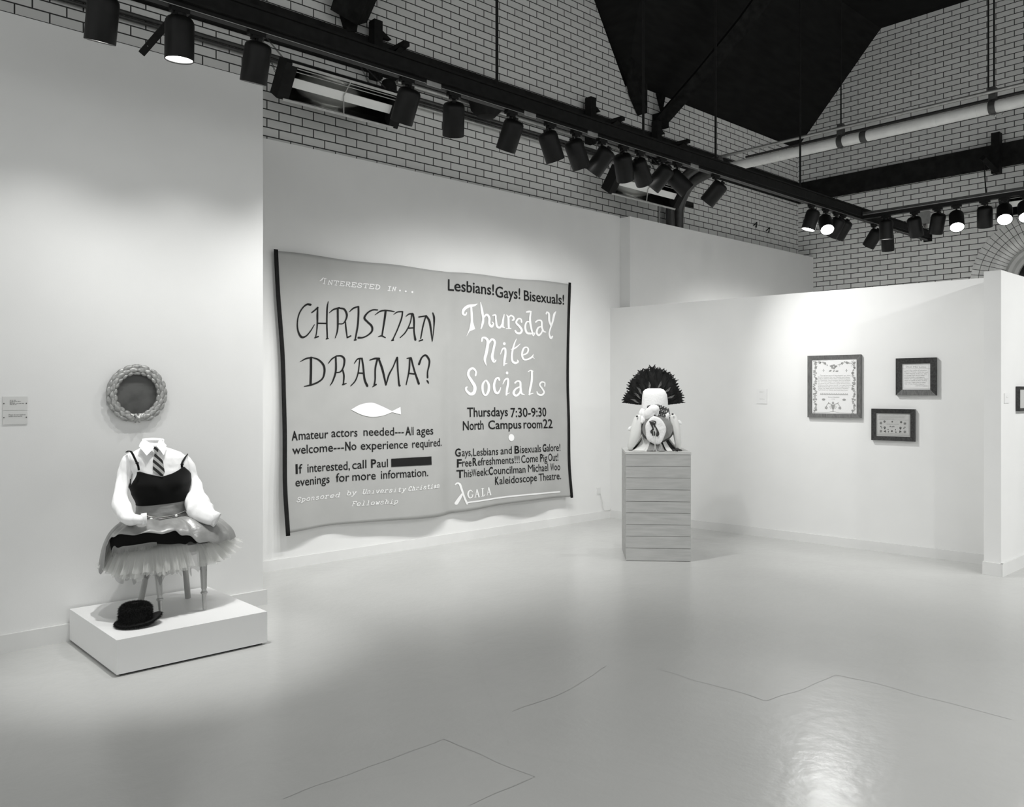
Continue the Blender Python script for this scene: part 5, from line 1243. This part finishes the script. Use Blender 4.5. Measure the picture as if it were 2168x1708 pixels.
def leaf(mb, pl, x, y, a, L, w):
    c, s = cos(a), sin(a); add_poly(mb, [(x, y), (x + c * L * .5 - s * w, y + s * L * .5 + c * w), (x + c * L, y + s * L), (x + c * L * .5 + s * w, y + s * L * .5 - c * w)], pl)
def flower(mb, pl, x, y, r):
    for k in range(5): add_disc(mb, x + cos(k * 1.257) * r * .6, y + sin(k * 1.257) * r * .6, r * .42, r * .42, pl, 8)
# tall sampler with flower border
wA, hA, TH = .516, .606, .030
A = framed('framed_sampler', 'tall framed sampler with a flower border and verse, leftmost on the partition', onpart(2.413, 1.243), wA, hA, .040, TH, M['frameA'], M['linen'], 'framed samplers on the partition')
pa = onpart(2.413, 1.243); plA = lambda u, v: pa(u, v, TH - .0132)
sx, sy = (wA - .08) / 1050, (hA - .08) / 1260                 # zoomed-photo units inside the frame
def ua(x, y): return (.040 + (x - 190) * sx, hA - .040 - (y - 238 + (x - 190) * .026 * (1 - (y - 238) / 1260)) * sy)
plz = lambda x, y: plA(*ua(x, y))
mb = MB(); rnd = random.Random(3)
for x in (265, 1165):
    y = 270; k = 0
    while y < 1480:
        add_stroke(mb, [(x + 22 * sin(y * .02), y, 7), (x + 22 * sin((y + 45) * .02), y + 45, 7)], plz)
        for s in (-1, 1): leaf(mb, plz, x + 22 * sin(y * .02), y, (pi if s < 0 else 0) + rnd.uniform(-.9, .9), rnd.uniform(26, 46), rnd.uniform(8, 13))
        if k % 4 == 1: flower(mb, plz, x + rnd.choice((-26, 26)), y, rnd.uniform(20, 28))
        y += 31; k += 1
mb.build('stitched_vines', M['thread'], A, sharp=180); mb = MB()
for sgn in (-1, 1):
    for k in range(9):
        x = 700 + sgn * (130 + k * 38); y = 355 - 70 * sin(k * .36) + 10 * sin(k * 1.7); leaf(mb, plz, x, y, rnd.uniform(0, 6.28), 36, 10); leaf(mb, plz, x, y + 18, rnd.uniform(0, 6.28), 30, 8)
        if k in (2, 5): flower(mb, plz, x, y + 12, 30)
        add_stroke(mb, [(x, y, 5), (x + sgn * 38, 355 - 70 * sin((k + 1) * .36), 5)], plz)
mb.build('stitched_garland', M['thread'], A, sharp=180); mb = MB()
for x in (470, 1005): leaf(mb, plz, x, 485, 1.57, 40, 8); leaf(mb, plz, x, 485, -1.57, 40, 8); leaf(mb, plz, x, 485, 0, 30, 7); leaf(mb, plz, x, 485, 3.14, 30, 7)
for x in (470, 950): add_disc(mb, x, 1170, 40, 26, plz, 14)
flower(mb, plz, 705, 400, 62); leaf(mb, plz, 610, 378, .2, 70, 24); leaf(mb, plz, 800, 378, 2.9, 70, 24); leaf(mb, plz, 590, 515, -.5, 90, 22); leaf(mb, plz, 830, 495, 3.0, 90, 22); leaf(mb, plz, 690, 525, -.9, 70, 16)
mb.build('stitched_rose', M['thread'], A, sharp=180); mb = MB()
add_poly(mb, [(650, 1290), (735, 1290), (725, 1370), (700, 1410), (705, 1450), (680, 1450), (685, 1410), (660, 1370)], plz)
for s in (-1, 1):
    add_stroke(mb, [(692 + s * 30, 1285, 14), (692 + s * 110, 1262, 14), (692 + s * 160, 1330, 10)], plz); flower(mb, plz, 692 + s * 160, 1365, 36); leaf(mb, plz, 692 + s * 110, 1262, -1.2, 40, 12); add_stroke(mb, [(692 + s * 45, 1310, 8), (692 + s * 75, 1340, 8), (692 + s * 48, 1385, 8)], plz)
leaf(mb, plz, 692, 1290, -1.57, 80, 30)
add_stroke(mb, [(200, 1478, 6), (560, 1475, 6), (640, 1452, 8), (740, 1452, 8), (820, 1478, 6), (1235, 1482, 6)], plz)
for k in range(16): add_stroke(mb, [(385 + k * 41, 1060, 7), (405 + k * 41, 1025, 7), (426 + k * 41, 1060, 7)], plz); leaf(mb, plz, 405 + k * 41, 1035, 1.57, 30, 7)
mb.build('stitched_urn', M['thread'], A, sharp=180)
mb = MB()
def sline(mb, s, x0, x1, y, cap, plz=plz, bold=.0): add_text(mb, s, (x0, -y), (x1, -y), cap, lambda x, y: plz(x, -y), bold)
for k, (s, x0, x1) in enumerate((('During her time of Life allotted me, AAA', 390, 1095), ('Should my good Star, my Needle and Liberty,', 335, 1085), ('Long as needs it were then it please be given,', 335, 1095), ('Or thankfully The Overplus restore AAAAA.', 335, 1100), ('My Art hath taught my Fingers still AAAA.', 335, 1080), ('To quote at her without a guilt AAAAAAAA.', 335, 1100), ('Without a Pen, these words I wrought AAAA', 335, 1105), ('And finished with an artist\'s thought AAAA.', 335, 1080), ('When I am dead and in my Grave, AAAAA.', 335, 1055), ('My Friend is in Need, my word may have.', 335, 1035))):
    sline(mb, s, x0, x1, 612 + k * 38.2, 21)
sline(mb, 'Sharon Needleth', 575, 840, 1122, 22, bold=.01); sline(mb, '1992', 660, 735, 1168, 18)
mb.build('stitched_verse', M['thread'], A, sharp=180)
# square dark frame with handwriting
wB, hB = .346, .340; pBm = onpart(3.2455, 1.462)
Bf = framed('framed_sampler', 'dark framed sampler of handwritten lines, upper right of the three on the partition', pBm, wB, hB, .052, TH, M['frameB'], M['linen'], 'framed samplers on the partition', bottom=M['frameA'])
sx2, sy2 = (wB - .104) / 1100, (hB - .104) / 1040
plB = lambda x, y: pBm(.052 + (x - 395) * sx2, hB - .052 - (y - 350 + (x - 395) * .028) * sy2, TH - .0132)
mb = MB()
sline(mb, 'Dear Mio Lotte', 545, 1325, 490, 60, plB)
for k, s in enumerate(('I read the reality of adoption', 'Between Michelle, a lady that ends', 'in deer meaning, in this year after', 'an answer from the so-called', 'ancestry books, a prologue to', 'human and a government dead', 'writes of course of others in these', 'without a single stitch in other', 'sign of spiritually reborn."')):
    sline(mb, s, 490, (1360, 1395, 1370, 1260, 1270, 1380, 1370, 1320, 1290)[k], 612 + k * 69, 38, plB)
sline(mb, '- JOHN O\'LEARY', 900, 1410, 1235, 36, plB)
mb.build('stitched_writing', M['thread'], Bf, sharp=180)
mb = MB()
for st in ([(450, 375, 7), (450, 1330, 7)], [(1435, 355, 7), (1435, 1325, 7)], [(400, 535, 9), (1490, 520, 9)], [(400, 395, 8), (1490, 385, 8)], [(460, 1325, 7), (1490, 1318, 7)]): add_stroke(mb, st, plB)
mb.build('stitched_border', M['threadpale'], Bf, sharp=180)
# small dark frame with motifs
wC, hC = .384, .294; pCm = onpart(3.0265, 1.042)
Cf = framed('framed_sampler', 'small dark framed sampler with rows of stitched motifs, lowest on the partition', pCm, wC, hC, .040, TH, M['frameB'], M['linen2'], 'framed samplers on the partition')
sx3, sy3 = (wC - .08) / 1425, (hC - .08) / 985
plC = lambda x, y: pCm(.040 + (x - 362) * sx3, hC - .040 - (y - 290 - (x - 362) * .012) * sy3, TH - .0132)
mb = MB()
for x, y, r in ((718, 655, 48), (1405, 670, 48), (725, 905, 48), (1380, 915, 52), (1025, 1060, 45), (880, 1090, 28), (1190, 1100, 30), (1040, 655, 36), (955, 860, 26), (1035, 870, 26), (1105, 862, 26), (565, 870, 28), (1560, 885, 28)): flower(mb, plC, x, y, r)
for x in (725, 1380): add_poly(mb, [(x - 45, 925), (x + 45, 925), (x, 1000)], plC)
for x, s in ((740, 1), (1370, -1)): add_poly(mb, [(x - s * 65, 1085), (x + s * 25, 1015), (x + s * 50, 1130), (x - s * 20, 1100)], plC)
for x, s in ((865, 1), (1180, -1), (600, 1), (1520, -1)): add_poly(mb, [(x - s * 25, 1010 - (70 if x in (600, 1520) else 0)), (x + s * 10, 960 - (70 if x in (600, 1520) else 0)), (x + s * 25, 1025 - (70 if x in (600, 1520) else 0))], plC)
for x, y in ((565, 720), (1560, 730), (565, 1070), (1560, 1080)):
    for k in range(8): leaf(mb, plC, x, y, k * .785, 75, 9)
mb.build('stitched_motifs', M['thread2'], Cf, sharp=180)
mb = MB()
for k in range(26):
    x = 385 + k * 54; add_stroke(mb, [(x, 1205, 10), (x + 27, 1235, 10), (x + 54, 1205, 10)], plC); add_stroke(mb, [(x, 320, 10), (x + 27, 345, 10), (x + 54, 320, 10)], plC)
for k in range(17):
    y = 340 + k * 52
    for x in (385, 1720): add_stroke(mb, [(x, y, 10), (x + 30, y + 26, 10), (x, y + 52, 10)], plC)
add_stroke(mb, [(440, 578, 9), (1680, 580, 9)], plC); add_stroke(mb, [(440, 1160, 8), (1680, 1165, 8)], plC)
for k, (s, x1) in enumerate((('What unto Adeline that her Father is gone in her absence,', 1620), ('For not easy can remain of hearth in early death', 1550), ('In a week should grandmother comfort and bring', 1540), ('to find her the after stitch these', 1120))): sline(mb, s, 495, x1, 415 + k * 46, 28, plC)
sline(mb, 'SAMPLER MAKER', 790, 1310, 775, 26, plC)
mb.build('stitched_text', M['thread'], Cf, sharp=180)
# frame cut by the right edge
pD = lambda u, v, d: Vector((7.850 + u, 2.2615 - d, 1.333 + v))
D = framed('framed_sampler', 'dark framed picture on the return wall, cut off by the right edge', pD, .30, .207, .024, .034, M['frameB'], M['linen2'], None)
D['category'] = 'framed sampler'
